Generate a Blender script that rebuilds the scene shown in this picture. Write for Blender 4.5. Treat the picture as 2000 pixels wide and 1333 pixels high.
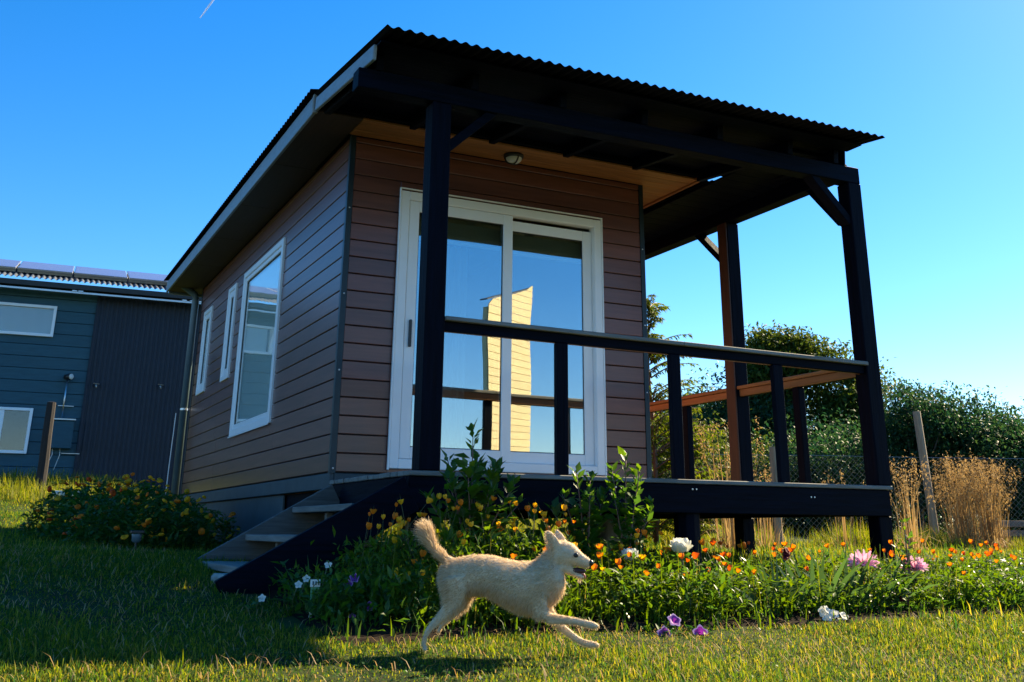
import bpy, bmesh, math, random
import numpy as np
from mathutils import Vector, Matrix, noise as mnoise

for o in list(bpy.data.objects): bpy.data.objects.remove(o)
rng = np.random.default_rng(7)
random.seed(7)
SC = bpy.context.scene
COL = SC.collection
R_ = math.radians

# ------------------------------------------------------------------ camera
CAM = np.array([-2.1197, -7.1769, -0.3197])
def _axes(yaw, pitch, roll):
    cy, sy = math.cos(yaw), math.sin(yaw); cp, sp = math.cos(pitch), math.sin(pitch)
    f = np.array([sy*cp, cy*cp, sp]); r = np.array([cy, -sy, 0.0]); u = np.cross(r, f)
    cr, sr = math.cos(roll), math.sin(roll)
    return cr*r+sr*u, -sr*r+cr*u, f
AR, AU, AF = _axes(0.464574, 0.332088, 0.006589)
cd = bpy.data.cameras.new('camera'); cam = bpy.data.objects.new('camera', cd); COL.objects.link(cam)
cam.matrix_world = Matrix(((AR[0], AU[0], -AF[0], CAM[0]), (AR[1], AU[1], -AF[1], CAM[1]),
                           (AR[2], AU[2], -AF[2], CAM[2]), (0, 0, 0, 1)))
cd.sensor_fit = 'HORIZONTAL'; cd.sensor_width = 36.0
cd.lens = 2023.185/2000*36.0
cd.shift_x = -25.463/2000; cd.shift_y = -(666.5-340.264)/2000      # the photograph is a crop below the lens axis
cd.clip_start = 0.05; cd.clip_end = 30000
SC.camera = cam

# ------------------------------------------------------------------ sky, sun, exposure
SUN_EL, SUN_AZ = R_(36), R_(15)            # azimuth counted from +x towards +y
sdir = Vector((math.cos(SUN_EL)*math.cos(SUN_AZ), math.cos(SUN_EL)*math.sin(SUN_AZ), math.sin(SUN_EL)))
W = bpy.data.worlds.new('World'); SC.world = W; W.use_nodes = True
nt = W.node_tree; bg = nt.nodes['Background']
sky = nt.nodes.new('ShaderNodeTexSky'); sky.sky_type = 'NISHITA'; sky.sun_disc = False
sky.sun_elevation = SUN_EL; sky.sun_rotation = math.pi/2 - SUN_AZ
sky.air_density = 1.0; sky.dust_density = 0.22; sky.ozone_density = 4.0; sky.altitude = 200
hs_ = nt.nodes.new('ShaderNodeHueSaturation'); hs_.inputs['Saturation'].default_value = 1.36; hs_.inputs['Hue'].default_value = .504
nt.links.new(sky.outputs[0], hs_.inputs['Color']); nt.links.new(hs_.outputs[0], bg.inputs[0]); bg.inputs[1].default_value = 0.074
sl = bpy.data.lights.new('sun', 'SUN'); sl.energy = 5.0; sl.angle = R_(0.5); sl.color = (1.0, 0.82, 0.52)
sun = bpy.data.objects.new('sun', sl); COL.objects.link(sun)
sun.rotation_euler = sdir.to_track_quat('Z', 'Y').to_euler()
SC.view_settings.view_transform = 'Standard'; SC.view_settings.look = 'None'
SC.view_settings.exposure = 1.72; SC.view_settings.gamma = 1.0; SC.view_settings.use_curve_mapping = False
SC.render.engine = 'CYCLES'
SC.cycles.max_bounces = 8; SC.cycles.transparent_max_bounces = 12

# ------------------------------------------------------------------ materials
def _nodes(name):
    m = bpy.data.materials.new(name); m.use_nodes = True
    return m, m.node_tree, m.node_tree.nodes['Principled BSDF']
def rgba(c, k=1.0): return (min(1, c[0]*k), min(1, c[1]*k), min(1, c[2]*k), 1)
def surf(name, col, rough=.6, var=.25, scale=6.0, stretch=(1, 1, 1), bump=0.0, rand=0.0, metal=0.0, spec=.5, col2=None, detail=6):
    m, t, b = _nodes(name); N = t.nodes; L = t.links
    tc = N.new('ShaderNodeTexCoord'); mp = N.new('ShaderNodeMapping'); mp.inputs['Scale'].default_value = stretch
    L.new(tc.outputs['Object'], mp.inputs['Vector'])
    oi = N.new('ShaderNodeObjectInfo')
    off = N.new('ShaderNodeMath'); off.operation = 'MULTIPLY'; off.inputs[1].default_value = 37.0
    L.new(oi.outputs['Random'], off.inputs[0]); 
    if rand: L.new(off.outputs[0], mp.inputs['Location'])
    nz = N.new('ShaderNodeTexNoise'); nz.inputs['Scale'].default_value = scale; nz.inputs['Detail'].default_value = detail
    nz.inputs['Roughness'].default_value = .65
    L.new(mp.outputs[0], nz.inputs['Vector'])
    cr = N.new('ShaderNodeValToRGB'); cr.color_ramp.elements[0].position = .3; cr.color_ramp.elements[1].position = .7
    cr.color_ramp.elements[0].color = rgba(col, 1-var); cr.color_ramp.elements[1].color = rgba(col2 or col, 1+var)
    L.new(nz.outputs['Fac'], cr.inputs[0]); out = cr.outputs[0]
    if rand:
        hs = N.new('ShaderNodeHueSaturation'); mr = N.new('ShaderNodeMapRange')
        mr.inputs['To Min'].default_value = 1-rand; mr.inputs['To Max'].default_value = 1+rand
        L.new(oi.outputs['Random'], mr.inputs[0]); L.new(mr.outputs[0], hs.inputs['Value']); L.new(out, hs.inputs['Color']); out = hs.outputs[0]
    L.new(out, b.inputs['Base Color']); b.inputs['Roughness'].default_value = rough
    b.inputs['Metallic'].default_value = metal; b.inputs['Specular IOR Level'].default_value = spec
    if bump:
        bp = N.new('ShaderNodeBump'); bp.inputs['Strength'].default_value = bump; bp.inputs['Distance'].default_value = .01
        L.new(nz.outputs['Fac'], bp.inputs['Height']); L.new(bp.outputs[0], b.inputs['Normal'])
    return m
def leafmat(name, cols, rough=.5, trans=.45, spec=.4, tint=1.25, hue=.5):
    """leaf or blade: each island its own colour, part of the light passes through"""
    m, t, b = _nodes(name); N = t.nodes; L = t.links
    g = N.new('ShaderNodeNewGeometry'); cr = N.new('ShaderNodeValToRGB')
    e = cr.color_ramp.elements
    while len(e) < len(cols): e.new(.5)
    for i, c in enumerate(cols): e[i].position = i/max(1, len(cols)-1); e[i].color = rgba(c)
    L.new(g.outputs['Random Per Island'], cr.inputs[0]); L.new(cr.outputs[0], b.inputs['Base Color'])
    b.inputs['Roughness'].default_value = rough; b.inputs['Specular IOR Level'].default_value = spec
    tr = N.new('ShaderNodeBsdfTranslucent'); mx = N.new('ShaderNodeMixShader'); mx.inputs[0].default_value = trans
    hs = N.new('ShaderNodeHueSaturation'); hs.inputs['Saturation'].default_value = 1.15; hs.inputs['Value'].default_value = tint; hs.inputs['Hue'].default_value = hue
    L.new(cr.outputs[0], hs.inputs['Color']); L.new(hs.outputs[0], tr.inputs['Color'])
    L.new(b.outputs[0], mx.inputs[1]); L.new(tr.outputs[0], mx.inputs[2])
    L.new(mx.outputs[0], N['Material Output'].inputs['Surface'])
    return m
def glassmat(name, refl=.4, tint=(.75, .85, .85), rough=0.0):
    m, t, b = _nodes(name); N = t.nodes; L = t.links; N.remove(b)
    gl = N.new('ShaderNodeBsdfGlossy'); gl.inputs['Roughness'].default_value = rough; gl.inputs['Color'].default_value = (1, 1, 1, 1)
    tp = N.new('ShaderNodeBsdfTransparent'); tp.inputs['Color'].default_value = rgba(tint)
    tc = N.new('ShaderNodeTexCoord'); nz = N.new('ShaderNodeTexNoise'); nz.inputs['Scale'].default_value = 1.3; nz.inputs['Detail'].default_value = 1
    L.new(tc.outputs['Object'], nz.inputs['Vector']); bp = N.new('ShaderNodeBump'); bp.inputs['Strength'].default_value = .09; bp.inputs['Distance'].default_value = .02
    L.new(nz.outputs['Fac'], bp.inputs['Height']); L.new(bp.outputs[0], gl.inputs['Normal'])
    lw = N.new('ShaderNodeLayerWeight'); pw = N.new('ShaderNodeMath'); pw.operation = 'POWER'; pw.inputs[1].default_value = 4.0
    L.new(lw.outputs['Facing'], pw.inputs[0])
    ad = N.new('ShaderNodeMath'); ad.operation = 'ADD'; ad.use_clamp = True; ad.inputs[1].default_value = refl
    mx = N.new('ShaderNodeMixShader'); L.new(pw.outputs[0], ad.inputs[0]); L.new(ad.outputs[0], mx.inputs[0])
    L.new(tp.outputs[0], mx.inputs[1]); L.new(gl.outputs[0], mx.inputs[2]); L.new(mx.outputs[0], N['Material Output'].inputs['Surface'])
    return m
ALONG = {'x': (.6, 9, 9), 'y': (9, .6, 9), 'z': (9, 9, .6)}
def wood(name, col, ax, rough=.65, var=.3, rand=.12, bump=.25, scale=5.0, col2=None, spec=.4):
    return surf(name, col, rough, var, scale, ALONG[ax], bump, rand, spec=spec, col2=col2)
M = {}
SID = (.150, .050, .035)
for a in 'xyz':
    M['siding_'+a] = wood('siding_'+a, SID, a, .42, .24, .17, .08, 3.0, spec=.35)
    cb_ = M['siding_'+a].node_tree.nodes['Principled BSDF']; cb_.inputs['Coat Weight'].default_value = .5; cb_.inputs['Coat Roughness'].default_value = .24; cb_.inputs['Coat IOR'].default_value = 1.6
    M['stain_'+a] = wood('dark_stain_'+a, (.0014, .0028, .0080), a, .55, .5, .2, .4, spec=.05)
    M['deck_'+a] = wood('deck_wood_'+a, (.16, .155, .14), a, .75, .35, .2, .35)
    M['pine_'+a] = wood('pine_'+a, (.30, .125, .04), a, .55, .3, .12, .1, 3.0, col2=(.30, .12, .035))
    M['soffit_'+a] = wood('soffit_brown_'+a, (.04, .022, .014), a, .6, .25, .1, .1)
M['bounce_orange_z'] = wood('bounce_orange_z', (.06, .022, .009), 'z', .6, .3, .1, .2)  # orange-brown stands in for light bounced onto the rear post
M['oldtimber_x'] = wood('old_timber_x', (.085, .085, .08), 'x', .8, .4, .1, .4)
M['white'] = surf('white_upvc', (.88, .88, .88), .3, .03, 3)
M['fascia'] = surf('fascia_grey', (.22, .27, .31), .5, .18, 9, (4, 1, 4), .1)
M['trim'] = surf('trim_teal', (.015, .032, .042), .4, .15, 5, metal=.3)
M['skirt'] = surf('skirt_teal', (.03, .05, .06), .6, .25, 5, bump=.1)
M['sheet'] = surf('zinc_sheet_dark', (.003, .003, .004), .6, .35, 5, spec=.08)
M['pipe'] = surf('downpipe_grey', (.075, .12, .14), .4, .12, 5)
M['concrete'] = surf('concrete', (.24, .25, .24), .9, .35, 7, bump=.5)
M['glass'] = glassmat('door_glass', .36)
M['glass2'] = glassmat('window_glass', .06, (.95, .97, .96))
M['rubber'] = surf('black_gasket', (.012, .012, .013), .5, .1)
M['blind'] = surf('blind_tan', (.66, .50, .30), .8, .15, 3, (1, 1, 40), .1)
M['blind2'] = surf('blind_pale', (.72, .80, .73), .8, .12, 2, (1, 1, 30), .1)
M['steel'] = surf('steel', (.55, .55, .55), .35, .1, 4, metal=1)
M['interior'] = surf('interior_lining', (.45, .42, .38), .8, .08, 2)
M['black'] = surf('black_metal', (.012, .012, .013), .4, .2)
M['lampglass'] = surf('frosted_glass', (.62, .62, .58), .35, .05)
M['soil'] = surf('soil', (.020, .014, .010), 1.0, .5, 14, bump=1.0, spec=.05)
M['stone'] = surf('stone', (.30, .29, .25), .9, .35, 12, bump=.6)

# ------------------------------------------------------------------ builders
def tag(o, label=None, cat=None, group=None, kind=None):
    for k, v in (('label', label), ('category', cat), ('group', group), ('kind', kind)):
        if v: o[k] = v
    return o
def empty(name, loc, label, cat, group=None, rz=0.0):
    o = bpy.data.objects.new(name, None); o.empty_display_size = .2; COL.objects.link(o)
    o.location = loc; o.rotation_euler = (0, 0, rz)
    return tag(o, label, cat, group)
def link(name, me, parent=None, loc=None):
    o = bpy.data.objects.new(name, me); COL.objects.link(o)
    if parent is not None:
        o.parent = parent
        if loc is None:                      # world-coordinate mesh: cancel the root's own offset once
            loc = (0, 0, 0) if parent.parent is not None or parent.type != 'EMPTY' else tuple(-v for v in parent.location)
    if loc is not None: o.location = loc
    return o
def mesh(name, V, T, mat, smooth=False):
    V = np.asarray(V, np.float32).reshape(-1, 3); me = bpy.data.meshes.new(name)
    if isinstance(T, np.ndarray):
        k = T.shape[1]; n = len(T)
        me.vertices.add(len(V)); me.vertices.foreach_set('co', V.ravel())
        me.loops.add(n*k); me.loops.foreach_set('vertex_index', T.astype(np.int32).ravel())
        me.polygons.add(n); me.polygons.foreach_set('loop_start', np.arange(0, n*k, k, dtype=np.int32))
        me.polygons.foreach_set('loop_total', np.full(n, k, np.int32))
        me.update(calc_edges=True); me.validate()
    else:
        me.from_pydata([tuple(map(float, v)) for v in V], [], T); me.update()
    if smooth: me.polygons.foreach_set('use_smooth', np.ones(len(me.polygons), bool))
    if isinstance(mat, (list, tuple)):
        for q in mat: me.materials.append(q)
    elif mat: me.materials.append(mat)
    return me
class MB:
    """collects vertices and faces of one piece"""
    def __init__(s): s.v = []; s.f = []
    def add(s, v, f):
        n = len(s.v); s.v += [tuple(map(float, p)) for p in v]; s.f += [tuple(i+n for i in q) for q in f]; return s
    def box(s, x0, x1, y0, y1, z0, z1, b=.004, ex=None):
        """chamfered box"""
        c = np.array([(x0+x1)/2, (y0+y1)/2, (z0+z1)/2]); h = np.array([abs(x1-x0), abs(y1-y0), abs(z1-z0)])/2
        return s.obb(c, np.eye(3), h, b)
    def obb(s, c, A, h, b=.004):
        b = min(b, .4*min(h)); V = []; idx = {}
        for sx in (-1, 1):
            for sy in (-1, 1):
                for sz in (-1, 1):
                    sg = np.array([sx, sy, sz])
                    for k in range(3):
                        p = sg*(h-b); p[k] = sg[k]*h[k]
                        idx[sx, sy, sz, k] = len(V); V.append(c + p[0]*A[0]+p[1]*A[1]+p[2]*A[2])
        F = []
        for k in range(3):
            i, j = [a for a in range(3) if a != k]
            for sg in (-1, 1):
                q = []
                for (a, d) in ((-1, -1), (1, -1), (1, 1), (-1, 1)):
                    t = [0, 0, 0]; t[k] = sg; t[i] = a; t[j] = d; q.append(idx[t[0], t[1], t[2], k])
                flip = (sg < 0) != (k == 1)
                F.append(tuple(q[::-1] if flip else q))
        for k in range(3):                      # edges parallel to axis k
            i, j = [a for a in range(3) if a != k]
            for a in (-1, 1):
                for d in (-1, 1):
                    t0 = [0, 0, 0]; t0[i] = a; t0[j] = d; t1 = list(t0); t0[k] = -1; t1[k] = 1
                    F.append((idx[(*t0, i)], idx[(*t0, j)], idx[(*t1, j)], idx[(*t1, i)]))
        for sx in (-1, 1):
            for sy in (-1, 1):
                for sz in (-1, 1): F.append(tuple(idx[sx, sy, sz, k] for k in range(3)))
        return s.add(V, F)
    def beam(s, p, q, w, h, b=.004, up=(0, 0, 1)):
        p = np.array(p, float); q = np.array(q, float); d = q-p; L = np.linalg.norm(d); d /= L
        r = np.cross(d, np.array(up, float)); r /= np.linalg.norm(r); u = np.cross(r, d)
        return s.obb((p+q)/2, (r, d, u), np.array([w/2, L/2, h/2]), b)
    def tube(s, P, rad, n=8, cap=True):
        P = [np.array(p, float) for p in P]; rad = list(rad) if hasattr(rad, '__len__') else [rad]*len(P)
        V = []; F = []; ref = np.array([.3, .2, .93])
        for i, p in enumerate(P):
            d = P[min(i+1, len(P)-1)]-P[max(i-1, 0)]; d = d/(np.linalg.norm(d)+1e-9)
            r = np.cross(d, ref); 
            if np.linalg.norm(r) < .15: r = np.cross(d, np.array([1, 0, 0]))
            r /= np.linalg.norm(r); u = np.cross(r, d)
            for k in range(n):
                a = 2*math.pi*k/n; V.append(p+rad[i]*(math.cos(a)*r+math.sin(a)*u))
        for i in range(len(P)-1):
            for k in range(n): F.append((i*n+k, i*n+(k+1) % n, (i+1)*n+(k+1) % n, (i+1)*n+k))
        if cap: F += [tuple(range(n))[::-1], tuple(range((len(P)-1)*n, len(P)*n))]
        return s.add(V, F)
    def lathe(s, c, prof, n=16, A=None):
        c = np.array(c, float); A = np.eye(3) if A is None else np.array(A); V = []; F = []
        for r, z in prof:
            for k in range(n):
                a = 2*math.pi*k/n; V.append(c+A[0]*r*math.cos(a)+A[1]*r*math.sin(a)+A[2]*z)
        for i in range(len(prof)-1):
            for k in range(n): F.append((i*n+k, i*n+(k+1) % n, (i+1)*n+(k+1) % n, (i+1)*n+k))
        return s.add(V, F)
    def me(s, name, mat, smooth=False): return mesh(name, s.v, s.f, mat, smooth)
    def put(s, name, mat, parent=None, smooth=False, loc=None): return link(name, s.me(name, mat, smooth), parent, loc)
def box(name, r, mat, parent, b=.004): return MB().box(*r, b=b).put(name, mat, parent)
def corrugated(x0, x1, p0, p1, fn, pitch=.072, amp=.009, seg=8, thick=.0015):
    """wave across x in [x0,x1], straight along p0..p1; fn(u, p, h) -> point"""
    n = int((x1-x0)/pitch*seg); V = []; F = []
    for i in range(n+1):
        u = x0+(x1-x0)*i/n; h = amp*math.cos(2*math.pi*(u-x0)/pitch)
        for p in (p0, p1): V.append(fn(u, p, h))
    for i in range(n): F.append((2*i, 2*i+1, 2*i+3, 2*i+2))
    return MB().add(V, F)

# ------------------------------------------------------------------ terrain
def sstep(a, b, x):
    t = np.clip((x-a)/(b-a), 0, 1); return t*t*(3-2*t)
def gz(x, y):
    x = np.asarray(x, float); y = np.asarray(y, float)
    z = -.49 + .1*np.clip(y, -7, 0) + .022*np.clip(-x, 0, 12)*sstep(-8, 0, -np.abs(y))
    Lf = 1-sstep(-1, 5, x)
    yy = np.clip(y, 0, 15)
    z = z + Lf*.0049*yy*yy - (1-Lf)*np.clip(y, 0, 12)*.006 - .012*np.clip(x-4, 0, 10)
    z = z + .034*np.clip(y-5.5, 0, 16)*sstep(-1, 6, x)*(1.9-.9*sstep(11, 16, x))
    d = np.hypot(x, y)
    z = z + .012*np.sin(2.1*x+1.3*y)*np.cos(1.7*y-.6*x) + .12*sstep(25, 80, d)*np.sin(x*.04)*np.cos(y*.05)
    return z
def gz1(x, y): return float(gz(x, y))
s = np.sinh(np.linspace(-7.6, 7.6, 221)); s = s/s.max()*4000
gx, gy = np.meshgrid(s+1, s, indexing='ij'); V = np.stack([gx, gy, gz(gx, gy)], -1).reshape(-1, 3)
n = len(s); I = np.arange(n*n).reshape(n, n)
T = np.stack([I[:-1, :-1], I[1:, :-1], I[1:, 1:], I[:-1, 1:]], -1).reshape(-1, 4)
M['ground'] = surf('lawn_ground', (.012, .026, .008), .95, .5, 3.0, bump=.6, col2=(.03, .042, .010), spec=.1)
g = link('ground', mesh('ground', V, T, M['ground'], True)); tag(g, 'mown lawn sloping up behind the cabin', None, None, 'structure')

# flower bed: dug soil in front of the porch
def bed_edge(x): return -2.74+.05*math.sin(2.3*x)+.03*math.sin(5.1*x+1)
V = []; F = []; nx, ny = 90, 18
for i in range(nx+1):
    x = -.78+6.4*i/nx
    for j in range(ny+1):
        t = j/ny; y0 = bed_edge(x); y = y0+( -1.35-y0)*t
        e = min(i, nx-i, j*1.5, (ny-j)*1.5)
        V.append((x, y, gz1(x, y)+(-.012 if e < 1 else .014+.012*mnoise.noise(Vector((x*6, y*6, 0))))))
for i in range(nx):
    for j in range(ny): a = i*(ny+1)+j; F.append((a, a+ny+1, a+ny+2, a+1))
tag(link('flower_bed', mesh('flower_bed', V, F, M['soil'], True)), 'dug soil of the flower bed along the porch', None, None, 'structure')

# ------------------------------------------------------------------ cabin
DX, P_ = 3.642, 1.522          # deck width, porch depth
WD, LN = 2.611, 6.04           # house width, length
cabin = empty('cabin', (0, 0, -.6), 'brown boarded cabin on piers with dark porch, railing and corrugated roof', 'cabin')
# courses
ZB, PIT = .057, .1272
COURSE = [(ZB+i*PIT, ZB+(i+1)*PIT) for i in range(20)]
ZT = 2.525
door = (.412, 2.176, .09, 2.14)
wins = [(1.852, 3.461, .537, 2.174), (3.84, 4.225, 1.155, 2.16), (5.178, 5.65, 1.165, 2.16)]
def intervals(a0, a1, z0, z1, holes):
    segs = [(a0, a1)]
    for h0, h1, q0, q1 in holes:
        if q1 <= z0+.004 or q0 >= z1-.004: continue
        nx_ = []
        for s0, s1 in segs:
            if h1 <= s0 or h0 >= s1: nx_.append((s0, s1)); continue
            if h0 > s0: nx_.append((s0, h0))
            if h1 < s1: nx_.append((h1, s1))
        segs = nx_
    return segs
def cells(a0, a1, z0, z1, holes):
    xs = sorted({a0, a1, *[h for q in holes for h in q[:2]]}); zs = sorted({z0, z1, *[h for q in holes for h in q[2:]]}); out = []
    for i in range(len(xs)-1):
        for j in range(len(zs)-1):
            cx, cz = (xs[i]+xs[i+1])/2, (zs[j]+zs[j+1])/2
            if not any(q[0] < cx < q[1] and q[2] < cz < q[3] for q in holes): out.append((xs[i], xs[i+1], zs[j], zs[j+1]))
    return out
# framed walls (behind the siding, lined inside)
def wallbody(name, plane, a0, a1, holes, t0, t1, mat):
    mb = MB()
    for (u0, u1, v0, v1) in cells(a0, a1, -.02, ZT-.005, holes):
        mb.box(*((u0, u1, t0, t1, v0, v1) if plane == 'y' else (t0, t1, u0, u1, v0, v1)), b=.0)
    return mb.put(name, mat, cabin)
M['sheath'] = surf('black_sheathing', (.006, .006, .007), .9, .1)
wf = wallbody('front_wall', 'y', .02, WD-.02, [door], .021, .06, M['sheath'])
wl = wallbody('left_wall', 'x', .02, LN-.02, wins, .021, .06, M['sheath'])
wr = wallbody('right_wall', 'x', .02, LN-.02, [], WD-.06, WD-.021, M['sheath'])
wb = wallbody('back_wall', 'y', .02, WD-.02, [], LN-.06, LN-.021, M['sheath'])
for nm, pl, a0, a1, hs, t0, t1 in (('lining', 'y', .07, WD-.07, [door], .062, .075), ('lining', 'x', .07, LN-.07, wins, .062, .075),
                                   ('lining', 'x', .07, LN-.07, [], WD-.075, WD-.062), ('lining', 'y', .07, WD-.07, [], LN-.075, LN-.062)):
    mb = MB()
    for (u0, u1, v0, v1) in cells(a0, a1, .0, ZT-.01, hs):
        mb.box(*((u0, u1, t0, t1, v0, v1) if pl == 'y' else (t0, t1, u0, u1, v0, v1)), b=0)
    mb.put(nm, M['interior'], cabin)
box('floor', (.06, WD-.06, .06, LN-.06, -.06, .03), M['pine_y'], cabin)
box('ceiling', (.06, WD-.06, .06, LN-.06, 2.44, 2.47), M['pine_y'], cabin)
GAP = .0035
rj = random.Random(3)
for k, (z0, z1) in enumerate(COURSE):
    z1 = min(z1, ZT)
    if z1-z0 < .02: continue
    for (h, wall_, ax_) in [(door, wf, 'x')]+[(w_, wl, 'y') for w_ in wins]:
        for q0, q1 in ((z0, min(z1, h[2])), (max(z0, h[3]), z1)):
            if (q0 < h[2] < z1 and q1 <= h[2]) or (z0 < h[3] < z1 and q0 >= h[3]):
                if q1-q0 > .008 and q1 > z0 and q0 < z1:
                    r_ = (h[0]+.001, h[1]-.001, .0, .019, q0+(GAP if q0 == z0 else -.0), q1-(GAP if q1 == z1 else .0)) 
                    box('siding_board', r_ if ax_ == 'x' else (r_[2], r_[3], r_[0], r_[1], r_[4], r_[5]), M['siding_'+ax_], wall_, .0035)
    for a, b in intervals(.035, WD-.035, z0, z1, [door]):
        box('siding_board', (a+.001, b-.001, .0, .019, z0+GAP, z1-GAP), M['siding_x'], wf, .0035)
    joint = {0: [4.18], 1: [4.22], 2: [1.7], 3: [4.2], 7: [4.6], 11: [], 16: [2.4]}.get(k, [rj.uniform(3.5, 5.0)] if k % 3 == 1 else [])
    for a, b in intervals(.035, LN-.03, z0, z1, wins):
        cuts = [a]+[j for j in joint if a+.2 < j < b-.2]+[b]
        for c0, c1 in zip(cuts[:-1], cuts[1:]):
            box('siding_board', (.0, .019, c0+.0015, c1-.0015, z0+GAP, z1-GAP), M['siding_y'], wl, .0035)
    box('siding_board', (WD-.019, WD, .035, LN-.03, z0+GAP, z1-GAP), M['siding_y'], wr, .0035)
# corner trims (L profiles) with screws
for (x, sx, y, sy) in ((0, 1, 0, 1), (WD, -1, 0, 1), (0, 1, LN, -1), (WD, -1, LN, -1)):
    mb = MB(); w = .036
    ax, bx = sorted((x-sx*.006, x+sx*w)); ay, by = sorted((y-sy*.006, y-sy*.002)); mb.box(ax, bx, ay, by, ZB-.01, ZT, .001)
    ax, bx = sorted((x-sx*.006, x-sx*.002)); ay, by = sorted((y-sy*.0015, y+sy*w)); mb.box(ax, bx, ay, by, ZB-.01, ZT, .001)
    tr = mb.put('corner_trim', M['trim'], cabin)
    if y == 0:
        for z in (.08, .75, 1.3, 1.95): MB().lathe((x+sx*.016, y-.006, z), [(.0001, -.003), (.006, -.002), (.007, .0)], 8, ((1, 0, 0), (0, 0, 1), (0, 1, 0))).put('screw', M['steel'], tr)
# skirting below the siding
for r in ((-.001, .03, .0, LN, -.055, ZB-.008), (WD-.03, WD, .0, LN, -.055, ZB-.008), (.031, WD-.031, -.001, .028, -.055, ZB-.008)):
    box('skirting_board', r, M['skirt'], cabin)
for x in (.06, 1.25, 2.45): box('floor_bearer', (x, x+.1, .06, LN-.06, -.21, -.057), M['stain_y'], cabin)
def pier(x0, x1, y0, y1, ztop):
    b = gz1((x0+x1)/2, (y0+y1)/2)-.15
    MB().box(x0, x1, y0, y1, b, ztop, .012).put('pier', M['concrete'], cabin)
for y0, y1 in ((1.45, 2.9), (4.6, 5.9)): pier(.05, .25, y0, y1, -.06 if False else -.215+.0)
for y0 in (.35, 2.6, 4.9): pier(2.4, 2.75 if y0 < 1 else 2.6, y0, y0+.3, -.215)
pier(1.2, 1.4, .4, .7, -.215); pier(1.2, 1.4, 3, 3.3, -.215)
box('skirting_panel', (.03, .05, 1.35, 6.0, -.5, -.06), M['skirt'], cabin)

# sliding door
sd = MB()
x0, x1, z0, z1 = door; fw = .068
for r in ((x0, x0+fw, -.03, .058, z0, z1), (x1-fw, x1, -.03, .058, z0, z1), (x0+fw, x1-fw, -.029, .057, z1-fw, z1), (x0+fw, x1-fw, -.029, .057, z0, z0+fw)): sd.box(*r, b=.005)
sd.box(x0-.012, x0-.0005, -.034, -.012, z0-.01, z1+.012, .003).box(x1+.0005, x1+.012, -.034, -.012, z0-.01, z1+.012, .003).box(x0-.012, x1+.012, -.034, -.012, z1+.0125, z1+.022, .003)
sdo = sd.put('sliding_door', M['white'], cabin)
def sash(name, x0, x1, z0, z1, y0, y1, st, parent, glass, axis='y'):
    m = MB()
    def bb(a0, a1, c0, c1, t0, t1, mb): mb.box(*((a0, a1, t0, t1, c0, c1) if axis == 'y' else (t0, t1, a0, a1, c0, c1)), b=.005)
    bb(x0, x0+st, z0, z1, y0, y1, m); bb(x1-st, x1, z0, z1, y0, y1, m)
    bb(x0+st, x1-st, z1-st, z1, y0+.001, y1-.001, m); bb(x0+st, x1-st, z0, z0+st, y0+.001, y1-.001, m)
    p = m.put(name, M['white'], parent)
    g_ = MB(); q = .006                            # black gasket
    for a in ((x0+st, x0+st+q, z0+st, z1-st), (x1-st-q, x1-st, z0+st, z1-st), (x0+st+q, x1-st-q, z1-st-q, z1-st), (x0+st+q, x1-st-q, z0+st, z0+st+q)):
        bb(*a, y0+.012, y0+.022, g_)
    g_.put('gasket', M['rubber'], parent)
    m = MB(); yc = (y0+y1)/2; bb(x0+st-.004, x1-st+.004, z0+st-.004, z1-st+.004, yc-.002, yc+.002, m)
    m.put('pane', glass, parent)
    return p
sash('door_leaf', .484, 1.362, .160, 2.070, -.022, .014, .082, sdo, M['glass'])
sash('door_leaf', 1.285, 2.107, .160, 2.040, .018, .052, .082, sdo, M['glass'])
MB().box(.515, .535, -.045, -.023, .95, 1.15, .004).put('handle', M['black'], sdo)
for xx in (.62, 1.1, 2.0): MB().box(xx, xx+.03, -.0325, -.029, .115, .121, .001).put('drain_cap', M['black'], sdo)
MB().box(.5, 1.3, .085, .1, 1.82, 2.06, .004).put('blind', M['blind'], sdo)
MB().tube([(.5, .09, 1.81), (1.3, .09, 1.81)], .014, 8).put('blind_bar', M['white'], sdo)
MB().box(1.32, 2.09, .085, .1, 1.80, 2.05, .004).put('blind', M['blind'], sdo)
MB().tube([(1.32, .09, 1.79), (2.09, .09, 1.79)], .014, 8).put('blind_bar', M['white'], sdo)
# curtain gathered at the right of the door
mb = MB(); V = []; F = []
for i in range(60):
    x = .56+.5*i/59
    for zz in (.1, 1.0, 1.8): V.append((x, .16+.02*math.sin(i*1.1), zz))
for i in range(59):
    for j in range(2): F.append((i*3+j, i*3+3+j, i*3+4+j, i*3+1+j))
M['curtain'] = leafmat('curtain', [(.55, .56, .56), (.6, .6, .6)], .8, .3, .2, 1.0)
mb.add(V, F).put('curtain', M['curtain'], sdo, True)
# windows in the left wall
for i, (y0, y1, z0, z1) in enumerate(wins):
    fwid = .06 if i == 0 else .05
    m = MB()
    for r in ((-.022, .06, y0, y0+fwid, z0, z1), (-.022, .06, y1-fwid, y1, z0, z1), (-.021, .059, y0+fwid, y1-fwid, z1-fwid, z1), (-.021, .059, y0+fwid, y1-fwid, z0, z0+fwid)): m.box(*r, b=.005)
    w = m.put('window', M['white'], cabin)
    if i == 0: MB().box(-.03, -.0225, y0-.01, y1+.01, z0-.014, z0-.001, .002).put('sill', M['white'], w)
    sash('sash', y0+fwid+.001, y1-fwid-.001, z0+fwid+.001, z1-fwid-.001, -.012, .03, .045 if i == 0 else .07, w, M['glass2'], 'x')
    MB().box(.036, .042, y0+.065, y1-.065, z0+.07, z1-.07, .002).put('blind', M['blind2'], w)
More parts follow.
